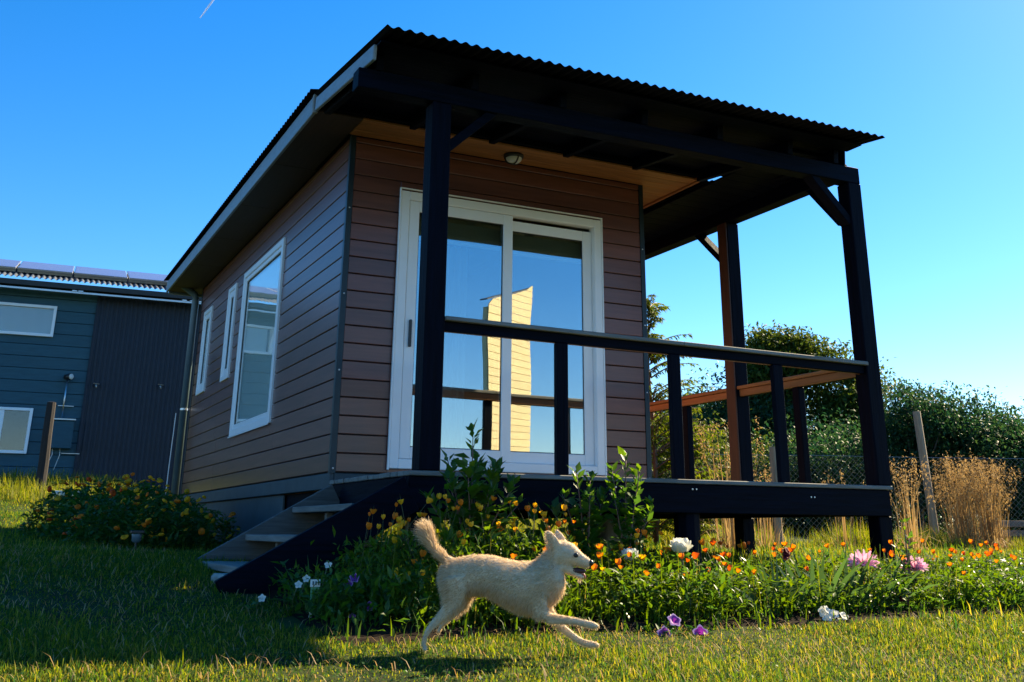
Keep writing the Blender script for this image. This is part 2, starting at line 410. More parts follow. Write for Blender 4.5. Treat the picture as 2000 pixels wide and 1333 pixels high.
# soffits
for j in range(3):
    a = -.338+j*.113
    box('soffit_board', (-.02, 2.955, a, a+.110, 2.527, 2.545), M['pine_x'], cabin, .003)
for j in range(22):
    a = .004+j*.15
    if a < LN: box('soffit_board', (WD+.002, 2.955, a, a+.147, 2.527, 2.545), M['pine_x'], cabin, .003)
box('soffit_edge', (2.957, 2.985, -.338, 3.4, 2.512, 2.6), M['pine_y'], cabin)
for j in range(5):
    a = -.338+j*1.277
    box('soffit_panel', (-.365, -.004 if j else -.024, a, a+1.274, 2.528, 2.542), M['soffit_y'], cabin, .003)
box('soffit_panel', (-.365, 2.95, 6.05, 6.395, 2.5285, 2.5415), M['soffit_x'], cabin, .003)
# eave fascia, joints, roof
m = MB(); 
for a, b in ((-.30, 2.1), (2.104, 4.3), (4.304, 6.42)):
    box('fascia_board', (-.392, -.368, a, b, 2.518, 2.655), M['fascia'], cabin)
box('fascia_end', (-.398, -.362, -.335, -.302, 2.515, 2.66), M['concrete'], cabin)
box('fascia_board', (-.36, 2.98, 6.40, 6.424, 2.5, 2.66), M['fascia'], cabin)
roofm = M['sheet']
rf = corrugated(-.34, 6.5, -.43, 1.31, lambda u, p, h: (p, u, 2.68+(p+.43)*.17+h)).put('roof_sheet', roofm, cabin, True)
corrugated(-.34, 6.5, 1.312, 3.05, lambda u, p, h: (p, u, 2.68+(3.05-p)*.17+h)).put('roof_sheet', roofm, cabin, True)
MB().beam((1.31, -.36, 2.985), (1.31, 6.5, 2.985), .2, .02).put('ridge_cap', roofm, cabin)
box('roof_underlay', (-.34, 2.95, -.335, 6.39, 2.556, 2.566), M['sheath'], cabin)
box('gable_board', (-.30, 2.98, -.366, -.342, 2.55, 2.655), M['stain_x'], cabin)
# porch roof
def zr(y): return 2.475+.108*(y+1.93)
pr = corrugated(-.40, 3.515, -1.93, -.22, lambda u, p, h: (u, p, zr(p)+h+.004)).put('porch_roof', roofm, cabin, True)
for x in (-.30, .35, 1.0, 1.65, 2.3, 2.95, 3.40):
    MB().beam((x, -1.53, zr(-1.53)-.085), (x, -.375, zr(-.375)-.085), .05, .11).put('rafter', M['stain_y'], pr)
for y in (-1.62, -1.1, -.6):
    MB().beam((-.32, y, zr(y)-.018), (3.47, y, zr(y)-.018), .05, .022).put('purlin', M['stain_x'], pr)
MB().beam((-.378, -1.655, zr(-1.655)-.075), (-.378, -.36, zr(-.36)-.075), .024, .1).put('fascia_board', M['fascia'], pr)
for j in range(10):
    a = -.34-(j+1)*.155
    if a > -1.85: MB().obb(np.array([1.55, a+.08, zr(a+.08)-.14+.11]), np.eye(3), np.array([1.92, .079, .006]), .001).put('sarking_board', M['stain_x'], pr)
MB().beam((3.497, -1.52, zr(-1.52)-.075), (3.497, -.23, zr(-.23)-.075), .016, .13).put('end_board', M['stain_y'], pr)
fb = box('front_beam', (-.43, DX-.006, -1.515, -1.40, 2.25, 2.38), M['stain_x'], cabin)
sb = box('side_beam', (DX-.128, DX-.008, -1.398, 3.1, 2.32, 2.45), M['stain_y'], cabin)
for j in range(29):
    a = -1.40+j*.155
    box('terrace_ceiling_board', (2.99, 3.60, a, a+.151, 2.46, 2.475), M['stain_x'], cabin, .002)
corrugated(2.99, 3.56, -.22, 3.15, lambda u, p, h: (u, p, 2.60+.02*(p)+h)).put('terrace_roof_sheet', roofm, cabin, True)
# posts, braces
PW = .128
posts = [(.065, -1.517), (DX-PW-.002, -1.517), (DX-PW-.002, .008), (DX-PW-.002, 2.85)]
for i, (x, y) in enumerate(posts):
    o = box('post', (x, x+PW, y, y+PW, .001, 2.249 if i < 2 else 2.319), M['stain_z'], cabin, .006)
    if i == 2: box('bounce_tint_board', (x-.014, x-.001, y+.002, y+PW-.002, .002, 2.318), M['bounce_orange_z'], o, .003)  # added board, its colour paints bounced light on this post face
    MB().box(x+.004, x+PW-.004, y+.03, y+PW+.02, gz1(x, y)-.2, -.205, .006).put('foundation_post', M['stain_z'], cabin)
MB().tube([(1.95, -1.4, gz1(1.95, -1.4)-.2), (1.95, -1.4, -.205)], .085, 10).put('foundation_post', M['stain_z'], cabin)
MB().tube([(1.0, .0, gz1(1, 0)-.2), (1.0, .0, -.205)], .085, 10).put('foundation_post', M['stain_z'], cabin)
MB().beam((.18, -1.455, 1.96), (.60, -1.455, 2.36), .06, .085, .004, (0, 1, 0)).put('brace', M['stain_x'], cabin)
MB().beam((3.52, -1.455, 1.93), (3.08, -1.455, 2.36), .06, .095, .004, (0, 1, 0)).put('brace', M['stain_x'], cabin)
MB().beam((3.575, -1.36, 1.96), (3.575, -.98, 2.40), .055, .085, .004, (1, 0, 0)).put('brace', M['stain_y'], cabin)
MB().beam((3.575, .12, 1.97), (3.575, .60, 2.42), .055, .085, .004, (1, 0, 0)).put('brace', M['stain_y'], cabin)
# deck
dk = box('deck_frame', (.012, DX-.02, -1.505, -1.46, -.205, -.030), M['stain_x'], cabin)
box('rim_beam', (.012, .058, -1.458, -.01, -.205, -.030), M['stain_y'], dk)
box('rim_beam', (DX-.07, DX-.022, -1.458, 3.0, -.205, -.030), M['stain_y'], dk)
for x in (.7, 1.35, 2.0, 2.62, 3.1): box('joist', (x, x+.045, -1.458, -.06 if x < 2.6 else 3.0, -.17, -.030), M['stain_y'], dk)
nb = 15; bw = P_/nb
for j in range(nb):
    a = -P_+j*bw
    cuts = [.0, .66+.001, DX] if j == 0 else ([0, 1.9+.3*(j % 3), DX] if j % 2 else [0, DX])
    for c0, c1 in zip(cuts[:-1], cuts[1:]):
        jit = rj.uniform(-.006, .006) if c0 == 0 else 0
        box('deck_board', (c0+jit+.001, c1-.001, a+.0025, a+bw-.0025, -.028, rj.uniform(-.002, .001)), M['deck_x'], dk, .004)
for j in range(30):
    a = .004+j*bw
    box('deck_board', (WD+.008, DX+rj.uniform(-.006, .004), a+.0025, a+bw-.0025, -.028, rj.uniform(-.002, .001)), M['deck_x'], dk, .004)
for x in (.30, 1.36, 1.40, 1.93, 1.96, 2.9, 2.93): MB().lathe((x, -1.5055, -.06 if x*100 % 3 < 1.5 else -.09), [(.0001, -.003), (.005, -.003), (.007, 0)], 8, ((1, 0, 0), (0, 0, 1), (0, 1, 0))).put('screw', M['steel'], dk)
# railing
def zl(x): return .889-.0068*x
rl = MB().beam((.195, -1.478, zl(.2)-.056), (3.51, -1.478, zl(3.5)-.056), .03, .058).put('railing', M['stain_x'], cabin)
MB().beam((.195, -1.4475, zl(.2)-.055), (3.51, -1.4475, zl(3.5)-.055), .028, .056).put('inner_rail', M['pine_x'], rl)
MB().beam((.195, -1.47, zl(.2)-.0125), (1.9, -1.47, zl(1.9)-.0125), .112, .026).put('rail_cap', M['deck_x'], rl)
MB().beam((1.902, -1.47, zl(1.9)-.0125), (3.525, -1.47, zl(3.52)-.0125), .112, .026).put('rail_cap', M['deck_x'], rl)
for x in (.956, 1.803, 2.66): box('baluster', (x, x+.08, -1.5, -1.455, .001, zl(x)-.0865), M['stain_z'], rl)
for ya, yb in ((-1.387, .006), (.138, 2.84)):
    s_ = MB().beam((3.585, ya, .805), (3.585, yb, .805), .03, .058).put('railing', M['stain_y'], cabin)
    MB().beam((3.553, ya, .806), (3.553, yb, .806), .03, .056).put('inner_rail', M['pine_y'], s_)  # pine, its orange also carries light bounced onto the inner side
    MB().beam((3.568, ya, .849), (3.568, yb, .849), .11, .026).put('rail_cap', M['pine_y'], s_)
    for y in ((-.73,) if ya < 0 else (.79, 1.75)):
        box('baluster', (3.545, 3.605, y, y+.08, .001, .7755), M['stain_z'], s_)
# stairs down the left side
st = MB().beam((.03, -1.487, -.125), (-.95, -1.487, -.655), .05, .20, .004, (0, 0, 1)).put('stairs', M['stain_x'], cabin)
MB().beam((.01, -.2, -.13), (-.93, -.2, -.655), .045, .22, .004, (0, 0, 1)).put('stringer', M['oldtimber_x'], st)
for xf, zt in ((-.30, -.18), (-.585, -.348), (-.87, -.502)):
    for q in range(2):
        MB().box(xf+q*.142, xf+q*.142+.138, -1.455+(.0 if q else -.004), -.155, zt-.038, zt-rj.uniform(0, .003), .004).put('tread', M['deck_y'], st)
    MB().box(xf+.06, xf+.1, -1.455, -1.4, zt-.12, zt-.042, .003).put('cleat', M['deck_x'], st)
    MB().box(xf+.06, xf+.1, -.8, -.76, zt-.12, zt-.042, .003).put('cleat', M['deck_x'], st)
MB().box(-.95, -.72, -1.44, -1.12, gz1(-.8, -1.3)-.1, -.542, .015).put('step_block', M['stone'], st)
MB().box(-.95, -.72, -.55, -.2, gz1(-.8, -.3)-.1, -.542, .015).put('step_block', M['stone'], st)
# downpipe at the back left corner
dp = MB().tube([(-.30, 6.12, 2.60), (-.18, 6.12, 2.53), (-.075, 6.12, 2.46), (-.065, 6.12, 2.38), (-.06, 6.12, -.2)], .043, 14).put('downpipe', M['pipe'], cabin, True)
for z in (1.05,): MB().tube([(-.06, 6.12, z-.012), (-.06, 6.12, z+.012)], .048, 14).put('clamp', M['steel'], dp)
MB().tube([(-.15, 6.1, 1.0), (-.16, 6.1, .4), (-.165, 6.1, -.1)], .005, 6).put('cable', M['white'], dp)

# ceiling lamp
lp = empty('ceiling_lamp', (1.29, -.17, 2.527), 'round bulkhead lamp with black three-arm guard under the porch soffit', 'lamp')
MB().lathe((0, 0, 0), [(.001, 0), (.078, 0), (.082, -.012), (.076, -.026), (.066, -.03)], 24).put('base', M['black'], lp, True, (0, 0, 0))
MB().lathe((0, 0, 0), [(.066, -.028), (.062, -.045), (.045, -.062), (.022, -.07), (.001, -.072)], 24).put('diffuser', M['lampglass'], lp, True, (0, 0, 0))
for k in range(3):
    a = k*2.0944+.6
    MB().tube([(r*math.cos(a), r*math.sin(a), z) for r, z in ((.072, -.028), (.066, -.046), (.047, -.066), (.022, -.075), (0, -.077))], .006, 6).put('guard_arm', M['black'], lp, True, (0, 0, 0))

# ------------------------------------------------------------------ grey house behind
GA = R_(-3); gu = np.array([math.cos(GA), math.sin(GA), 0]); gn = np.array([gu[1], -gu[0], 0]); GP = np.array([-1.84, 14.8, 0])
def gw(u, o, z): return GP+gu*u+gn*o+np.array([0, 0, z])
AX = (gu, gn*-1, np.array([0, 0, 1.0]))
def gbox(name, u0, u1, o0, o1, z0, z1, mat, parent, b=.006):
    return MB().obb(gw((u0+u1)/2, (o0+o1)/2, (z0+z1)/2), AX, np.array([(u1-u0)/2, abs(o1-o0)/2, (z1-z0)/2]), b).put(name, mat, parent)
M['greysiding'] = surf('grey_siding', (.014, .075, .105), .6, .15, 4, (1, 6, 6), .15, .08)
M['darksheet'] = surf('navy_sheet', (.005, .012, .026), .5, .2, 3, metal=.2)
M['metalroof'] = surf('zinc_roof', (.05, .065, .085), .6, .15, 3)
gh = empty('grey_house', tuple(gw(0, 0, .5)), 'slate blue boarded house with dark corrugated bay behind the cabin', 'house')
gbox('wall', -6, 1.24, -4, -.03, .2, 4.2, M['sheath'], gh)
gwall = gbox('wall', 1.3, 8, -4, -.08, .2, 4.2, M['sheath'], gh)
z = .30; gs = gbox('boarded_wall', -6, 1.235, -.028, -.022, .3, 4.2, M['sheath'], gh)
k = 0
while z < 4.2:
    gbox('siding_board', -6, 1.235, -.02, .0, z+.004, min(4.2, z+.222), M['greysiding'], gs, .004); z += .226
V = []; F = []; n = int(6.7/.09*6)
for i in range(n+1):
    u = 1.245+6.7*i/n; h = .016*math.cos(2*math.pi*u/.09)
    for z in (.2, 4.2): V.append(gw(u, .02+h, z))
for i in range(n): F.append((2*i, 2*i+2, 2*i+3, 2*i+1))
MB().add(V, F).put('corrugated_wall', M['darksheet'], gh, True)
gbox('corner_strip', 1.232, 1.262, -.02, .045, .3, 4.2, M['darksheet'], gh)
def gwin(u0, u1, z0, z1, mull, label=None):
    f = .055; m = MB()
    for a in ((u0, u0+f, z0, z1), (u1-f, u1, z0, z1), (u0+f, u1-f, z1-f, z1), (u0+f, u1-f, z0, z0+f)):
        m.obb(gw((a[0]+a[1])/2, .03, (a[2]+a[3])/2), AX, np.array([(a[1]-a[0])/2, .03, (a[3]-a[2])/2]), .005)
    w = m.put('window', M['white'], gh)
    if mull:
        gbox('mullion', mull-.04, mull+.04, .012, .055, z0+f+.001, z1-f-.001, M['white'], w)
    gbox('room_shade_sheet', u0+f, u1-f, .003, .007, z0+f, z1-f, M['sheath'], w, .001)  # black sheet stands in for the shade of the room behind
    gbox('pane', u0+f-.004, u1-f+.004, .014, .02, z0+f-.004, z1-f+.004, M['glass2'], w, .001)
    return w
w = gwin(-1.1, .53, 3.165, 3.765, None)
V = []; F = []
for i in range(41):
    u = -1.0+1.5*i/40
    for j, zz in enumerate((3.22, 3.5, 3.72)): V.append(gw(u, .010+.002*math.sin(i*.9+j), zz))
for i in range(40):
    for j in range(2): F.append((i*3+j, i*3+3+j, i*3+4+j, i*3+1+j))
MB().add(V, F).put('curtain', M['curtain'], w, True)
gwin(-.75, .39, .98, 1.81, -.13)
# roof, gutter board, brackets
SL = .31
def roofp(u, p, h): return gw(u, .45-p, 4.20+.0+p*SL+h)
gr = corrugated(-6, 8, 0, 2.15, lambda u, p, h: roofp(u, p, h), .1, .016, 6).put('roof', M['metalroof'], gh, True)
gbox('eave_board', -6, 8, .36, .385, 4.06, 4.165, M['black'], gr)
gbox('gutter', -6, 8, .30, .355, 3.985, 4.03, M['steel'], gr)
gbox('eave_soffit', -6, 8, .0, .35, 4.10, 4.12, M['black'], gr)
for u in (.75, .86, 2.8, 2.95, 3.1): gbox('gutter_bracket', u, u+.09, .356, .372, 4.02, 4.05, M['steel'], gr)
# solar panels
M['pv'] = surf('solar_glass_sheen', (.30, .29, .37), .22, .08, 3, metal=.6)  # lavender base colour carries the pinkish reflection on the panels
words = ['first', 'second', 'third', 'fourth', 'fifth', 'sixth']
for i in range(6):
    u0 = -2.35+i*1.03-0.0
    c = np.array(roofp(u0+.5, 1.35, .10)); nrm = np.array([0, 0, 1.0])*1+gn*SL; nrm /= np.linalg.norm(nrm); sl_ = np.cross(nrm, gu)
    e = empty('photovoltaic_module', tuple(c), f'{words[i]} dark solar panel from the left end of the row on the slate house roof', 'solar panel', 'solar panels on the roof of the slate house')
    MB().obb(np.zeros(3), (gu, sl_, nrm), np.array([.50, .82, .018]), .004).put('frame', M['steel'], e, False, (0, 0, 0))
    MB().obb(nrm*.0195, (gu, sl_, nrm), np.array([.485, .80, .002]), .001).put('cell_sheet', M['pv'], e, False, (0, 0, 0))
    for s1 in (-.7, .6): MB().obb(-nrm*.05+sl_*s1, (gu, sl_, nrm), np.array([.50, .02, .03]), .004).put('mounting_rail', M['steel'], e, False, (0, 0, 0))
# meter box, conduit, wall light
mb_ = empty('meter_box', tuple(gw(.94, 0, 1.1)), 'slate painted electric meter box with a lamp on its conduit on the house wall', 'meter box')
gbox('box_body', .745, 1.135, .002, .16, 1.09, 1.60, M['greysiding'], mb_, .012)
gbox('box_lid', .72, 1.15, .0, .19, 1.605, 1.64, M['steel'], mb_)
MB().tube([gw(.90, .05, 1.64), gw(.90, .05, 2.38)], .016, 8).put('conduit', M['steel'], mb_, True)
gbox('bracket', .80, 1.08, .02, .06, 1.87, 1.89, M['steel'], mb_)
MB().tube([gw(.86, .05, 2.42), gw(.96, .16, 2.42)], [.05, .065], 12).put('lamp_head', M['black'], mb_, True)
MB().tube([gw(.962, .163, 2.42), gw(.97, .172, 2.42)], [.058, .05], 12).put('lamp_lens', M['lampglass'], mb_, True)
for u, zz in ((.82, .86), (.95, .82)): MB().tube([gw(u, .06, 1.09), gw(u+.01, .08, .98), gw(u-.03, .07, zz), gw(u-.06, .07, zz-.12)], .008, 6).put('wire', M['lampglass'], mb_, True)
gbox('wall_pipe', .98, 1.3, .03, .05, 1.0, 1.02, M['steel'], mb_)
for u, zz, nm in ((1.42, 2.3, 'upper pair of small steel pipe stubs on the corrugated bay'), (2.6, 2.35, 'small white tap and thin wire on the corrugated bay')):
    e = empty('wall_tap', tuple(gw(u, .03, zz)), nm, 'tap')
    MB().tube([gw(u, .03, zz), gw(u, .10, zz), gw(u+.01, .11, zz-.06)], .016, 7).put('spout', M['steel'], e, True)
    MB().tube([gw(u-.05, .08, zz+.03), gw(u+.06, .08, zz+.02)], .008, 6).put('handle', M['steel'], e)
# leaning timber post
M['oldwood_z'] = wood('old_post', (.022, .018, .017), 'z', .85, .4, .1, .5)
lo = empty('timber_post', (-1.25, 12.2, gz1(-1.25, 12.2)), 'rough dark timber post standing in front of the slate house', 'post')
b0 = gz1(-1.25, 12.2); MB().tube([(-1.245, 12.2, b0-.2), (-1.25, 12.2, b0+.5), (-1.265, 12.17, b0+.9), (-1.27, 12.17, 1.67)], [.085, .082, .078, .072], 9).put('shaft', M['oldwood_z'], lo)
MB().obb(np.array([-1.27, 12.17, 1.672]), np.eye(3), np.array([.05, .05, .006]), .003).put('top_cut', M['deck_z'], lo)
# pale tray on the grass
M['blueplastic'] = surf('pale_blue_plastic', (.45, .58, .66), .4, .1, 5)
tx, ty = -.93, 10.3; tz = gz1(tx, ty)+.12
tr_ = empty('plastic_tray', (tx, ty, tz-.1), 'pale blue plastic tray lying in the grass left of the marigolds', 'tray')
MB().obb(np.array([tx, ty, tz]), np.eye(3), np.array([.22, .16, .008]), .003).put('tray_base', M['blueplastic'], tr_)
for dx, dy, hx, hy in ((0, -.16, .22, .008), (0, .16, .22, .008), (-.22, 0, .008, .168), (.22, 0, .008, .168)):
    MB().obb(np.array([tx+dx, ty+dy, tz+.03]), np.eye(3), np.array([hx, hy, .03]), .003).put('tray_rim', M['blueplastic'], tr_)
for dx in (-.18, .18): MB().box(tx+dx-.02, tx+dx+.02, ty-.02, ty+.02, tz-.16, tz-.009, .003).put('foot', M['blueplastic'], tr_)

# ------------------------------------------------------------------ added panel that only shows in the door's reflection
M['cream'] = surf('cream_boards', (.72, .58, .30), .6, .08, 4, rand=.05)
cf = empty('cream_reflection_panel', (9.3, -16, gz1(9.3, -16)), 'added cream boarded panel mirrored in the sliding door', 'house')
ca = R_(-30); cu = np.array([math.cos(ca), math.sin(ca), 0]); cn = np.array([-cu[1], cu[0], 0]); C0 = np.array([8.2, -15.4, 0])  # unseen panel, turned sunward to give the door a bright reflection
def cw(u, o, z): return C0+cu*u+cn*o+np.array([0, 0, z])
cwall = MB().obb(cw(1.0, -.1, 1.8), (cu, cn, np.array([0, 0, 1.0])), np.array([.97, .06, 3.0]), .004).put('wall', M['cream'], cf)
zz = -1.1
def rake(z): return max(0.0, (z-4.95)/.36)
while zz < 5.75:
    za, zb = zz+.006, min(zz+.174, 5.8); q = [cw(u, o, z_) for o in (.02, -.004) for u, z_ in ((rake(za), za), (1.98, za), (1.98, zb), (min(1.97, rake(zb)), zb))]
    if rake(za) < 1.9: MB().add(q, [(0, 1, 2, 3), (7, 6, 5, 4), (0, 4, 5, 1), (1, 5, 6, 2), (2, 6, 7, 3), (3, 7, 4, 0)]).put('siding_board', M['cream'], cwall)
    zz += .18
MB().beam(cw(-.05, -.1, 4.96), cw(2.05, -.1, 5.70), .2, .03, .004).put('roof', M['metalroof'], cf)

# ------------------------------------------------------------------ vegetation helpers
def blades(x, y, z, h, w, az, lean, curl=.5):
    """tapered bent blades; returns V,T"""
    n = len(x); d = np.stack([np.cos(az), np.sin(az), np.zeros(n)], -1); r = np.stack([-np.sin(az), np.cos(az), np.zeros(n)], -1)
    up = np.array([0, 0, 1.0]); b = np.stack([x, y, z], -1)
    mid = b+up*(h*.55*np.cos(lean*.6))[:, None]+d*(h*.55*np.sin(lean*.6))[:, None]
    tip = mid+up*(h*.45*np.cos(lean*(1+curl)))[:, None]+d*(h*.45*np.sin(lean*(1+curl)))[:, None]
    hw = (w/2)[:, None]
    V = np.stack([b-r*hw, b+r*hw, mid-r*hw*.8, mid+r*hw*.8, tip], 1).reshape(-1, 3)
    i = np.arange(n)[:, None]*5
    T = np.stack([np.concatenate([i, i+1, i+3], 1), np.concatenate([i, i+3, i+2], 1), np.concatenate([i+2, i+3, i+4], 1)], 1).reshape(-1, 3)
    return V, T
def leaves(c, d, size, ratio=.45, fold=.25, roll=None):
    """ovate folded leaves: base c, direction d (unit); 6 verts, 4 tris"""
    n = len(c); up = np.tile([0, 0, 1.0], (n, 1))+rng.normal(0, .35, (n, 3))
    s = np.cross(d, up); s /= np.linalg.norm(s, axis=1)[:, None]+1e-9; nn = np.cross(s, d); sz = size[:, None]
    a = c+d*sz*.42; droop = nn*sz*fold
    V = np.stack([c, a+s*sz*ratio*.5+droop*.4, a, a-s*sz*ratio*.5+droop*.4, c+d*sz-droop*.3], 1).reshape(-1, 3)
    i = np.arange(n)[:, None]*5
    T = np.stack([np.concatenate([i, i+2, i+1], 1), np.concatenate([i, i+3, i+2], 1), np.concatenate([i+1, i+2, i+4], 1), np.concatenate([i+2, i+3, i+4], 1)], 1).reshape(-1, 3)
    return V, T
def cat(parts):
    V = []; T = []; o = 0
    for v, t in parts: V.append(v); T.append(t+o); o += len(v)
    return np.concatenate(V), np.concatenate(T)
def unit(n, zmin=-1):
    d = rng.normal(0, 1, (n, 3)); d /= np.linalg.norm(d, axis=1)[:, None]; d[:, 2] = np.where(d[:, 2] < zmin, -d[:, 2], d[:, 2]); return d

M['grass'] = leafmat('lawn_grass', [(.016, .060, .018), (.03, .085, .018), (.10, .14, .012), (.02, .070, .018), (.24, .23, .04), (.05, .11, .012)], .6, .45, .06, 2.5, .470)
M['tallgrass'] = leafmat('tall_grass', [(.16, .19, .02), (.28, .27, .04), (.10, .16, .015), (.34, .28, .07)], .6, .45, .1)
M['dry'] = leafmat('dry_grass', [(.38, .25, .11), (.48, .34, .17), (.29, .18, .08), (.44, .33, .18)], .7, .4, .2, 1.1)
M['poppyleaf'] = leafmat('poppy_leaf', [(.035, .095, .018), (.07, .15, .02), (.09, .16, .02), (.05, .12, .02)], .5, .5, .2, 1.5, .47)
M['marileaf'] = leafmat('marigold_leaf', [(.025, .085, .018), (.05, .13, .022), (.035, .10, .02)], .5, .4, .3, 1.5, .48)
M['shrubleaf'] = leafmat('shrub_leaf', [(.025, .075, .016), (.04, .11, .018), (.07, .14, .02)], .35, .5, .35, 2.0, .465)
M['sword'] = leafmat('sword_leaf', [(.022, .075, .03), (.04, .10, .03), (.06, .12, .03)], .4, .45, .35, 1.9, .465)
M['treeleaf'] = leafmat('tree_leaf', [(.03, .06, .014), (.07, .11, .02), (.07, .10, .02), (.035, .07, .016)], .55, .4, .15, 1.5, .475)
M['treeleaf2'] = leafmat('tree_leaf_blue', [(.018, .055, .028), (.03, .08, .032), (.05, .10, .03)], .55, .35, .15, 1.4, .48)
M['feather'] = leafmat('feathery_leaf', [(.05, .10, .018), (.09, .14, .02), (.14, .17, .025), (.04, .08, .016)], .5, .45, .15, 1.6, .475)
M['bark'] = surf('bark', (.07, .05, .035), .9, .4, 12, (1, 1, .3), .8)
M['twig'] = surf('green_stem', (.10, .11, .04), .6, .3, 10)
M['twigred'] = surf('brown_stem', (.14, .075, .045), .6, .3, 10)
def petal(name, cols, trans=.45): return leafmat(name, cols, .55, trans, .2, 1.1)
M['yel'] = petal('petal_yellow', [(.80, .50, .03), (.82, .42, .02)]); M['ora'] = petal('petal_orange', [(.80, .28, .015), (.72, .20, .02)])
M['dora'] = petal('petal_deep_orange', [(.70, .13, .02), (.62, .10, .02)]); M['wht'] = petal('petal_white', [(.82, .80, .68), (.80, .78, .72)], .35)
M['pink'] = petal('petal_pink', [(.78, .42, .58), (.80, .52, .62)], .35); M['pur'] = petal('petal_purple', [(.26, .05, .34), (.34, .08, .42)], .3)
M['purrim'] = petal('petal_mauve', [(.58, .36, .70), (.62, .42, .72)], .3); M['lil'] = petal('petal_lilac', [(.60, .28, .58), (.66, .34, .62)], .3)
M['red'] = petal('petal_red', [(.55, .01, .02), (.62, .02, .03)], .35); M['maroon'] = petal('petal_maroon', [(.10, .008, .012), (.14, .01, .015)], .25)
M['blu'] = petal('petal_blue', [(.05, .05, .30), (.07, .06, .36)], .25)

# ------------------------------------------------------------------ lawn
def in_bed(x, y): return (x > -.76+.12*np.sin(9*y)) & (x < 5.5) & (y > -2.70+.05*np.sin(2.3*x)) & (y < -1.38)
def lawn(N, x0, x1, y0, y1, h0, h1, w, flt=None):
    x = rng.uniform(x0, x1, N); y = rng.uniform(y0, y1, N)
    keep = ~in_bed(x, y) & ~((x > .1) & (x < 2.5) & (y > .1) & (y < 5.9))
    # patchiness
    pn = np.sin(3.1*x+1.7*y)+np.sin(1.3*x-2.9*y+2)+np.sin(7.3*x+4.1*y)*.5
    keep &= rng.uniform(0, 1, N) < .74+.14*pn
    if flt is not None: keep &= flt(x, y)
    x = x[keep]; y = y[keep]; n = len(x); pn = pn[keep]
    h = rng.uniform(h0*.8, h1*1.15, n)*(1+.2*pn)*np.where(rng.uniform(0, 1, n) < .07, 1.8, 1); z = gz(x, y)-.006
    return blades(x, y, z, h, rng.uniform(.6, 1.3, n)*w, rng.uniform(0, 2*math.pi, n), np.abs(rng.normal(.75, .5, n)), .9)
house_free = lambda x, y: np.ones(len(x), bool)
parts = [lawn(300000, -2.5, 3.5, -4.5, -2.5, .012, .032, .0045),
         lawn(110000, -2.8, -.3, -2.5, .6, .013, .034, .0055),
         lawn(80000, -4.6, 0, .6, 12.5, .025, .06, .008),
         lawn(70000, 2.4, 9.5, -3.2, 4.6, .03, .07, .008),
         lawn(14000, .0, 3.6, -1.4, .3, .03, .06, .008),
         lawn(40000, 2.6, 9, .5, 8, .03, .08, .01)]
V, T = cat(parts)
tag(link('lawn_grass', mesh('lawn_grass', V, T, M['grass'])), 'short lawn grass around the cabin', 'grass', None, 'stuff')
N = 16000; x = rng.uniform(-2.6, 3.5, N); y = rng.uniform(-4.5, -.4, N); pc = np.sin(2.3*x+.8*y)*np.sin(1.9*y-1.1*x+1)
k = ~in_bed(x, y) & (rng.uniform(-.2, 1.1, N) < pc) & ~((x > -.95) & (y > -1.6)); x = x[k]; y = y[k]; n = len(x)
d = unit(n); d[:, 2] = np.abs(d[:, 2])*.5+.1; d /= np.linalg.norm(d, axis=1)[:, None]
M['clover'] = leafmat('clover_leaf', [(.02, .075, .02), (.04, .11, .025), (.03, .09, .02)], .5, .4, .2, 1.8, .47)
cl_ = leaves(np.stack([x, y, gz(x, y)+rng.uniform(.004, .022, n)], -1), d, rng.uniform(.009, .018, n), .8, .1)
tag(link('lawn_clover', mesh('lawn_clover', *cl_, M['clover'])), 'patches of small clover leaves in the lawn', 'clover', None, 'stuff')
N = 9000; x = rng.uniform(-2.6, 3.5, N); y = rng.uniform(-4.5, .5, N); k = ~in_bed(x, y) & ~((x > -.95) & (y > -1.6)); x = x[k]; y = y[k]; n = len(x)
th_ = blades(x, y, gz(x, y)+rng.uniform(.0, .012, n), rng.uniform(.03, .09, n), rng.uniform(.0025, .0045, n), rng.uniform(0, 6.28, n), rng.uniform(1.0, 1.6, n), .1)
tag(link('lawn_thatch', mesh('lawn_thatch', *th_, M['dry'])), 'dry straw lying between the lawn blades', 'straw', None, 'stuff')
# tall unmown grass: before the slate house and along the wire fence
def fence_pt(t): return np.array([9.3, 3.35])+np.array([-.898, .44])*t
parts = []
N = 9000; x = rng.uniform(-4.2, 0.2, N); y = rng.uniform(9.2, 14.2, N); k = (y > 10.2+.7*np.sin(x*2.3)+.3*np.sin(x*5)); x = x[k]; y = y[k]; n = len(x)
parts.append(blades(x, y, gz(x, y)-.01, rng.uniform(.10, .32, n), rng.uniform(.006, .014, n), rng.uniform(0, 6.28, n), np.abs(rng.normal(.4, .3, n)), .8))
tag(link('meadow_grass', mesh('meadow_grass', *cat(parts), M['tallgrass'])), 'tall yellow green grass in front of the slate house', 'grass', None, 'stuff')
parts = []
N = 34000; t = rng.uniform(-9, 9, N); o = rng.normal(0, .38, N)-.05; f = np.stack([9.3-.898*t+.44*o, 3.35+.44*t+.898*o], -1)
hh = rng.uniform(.12, .42, N)*(.75+.35*np.sin(t*2.1)+.25*np.sin(t*5.3+1)); k = hh > .08; f = f[k]; hh = hh[k]; n = len(hh)
parts.append(blades(f[:, 0], f[:, 1], gz(f[:, 0], f[:, 1])-.01, hh, rng.uniform(.006, .014, n), rng.uniform(0, 6.28, n), np.abs(rng.normal(.4, .3, n)), .8))
N = 14000; x = rng.uniform(1.5, 9, N); y = rng.uniform(5.5, 10, N); n = N
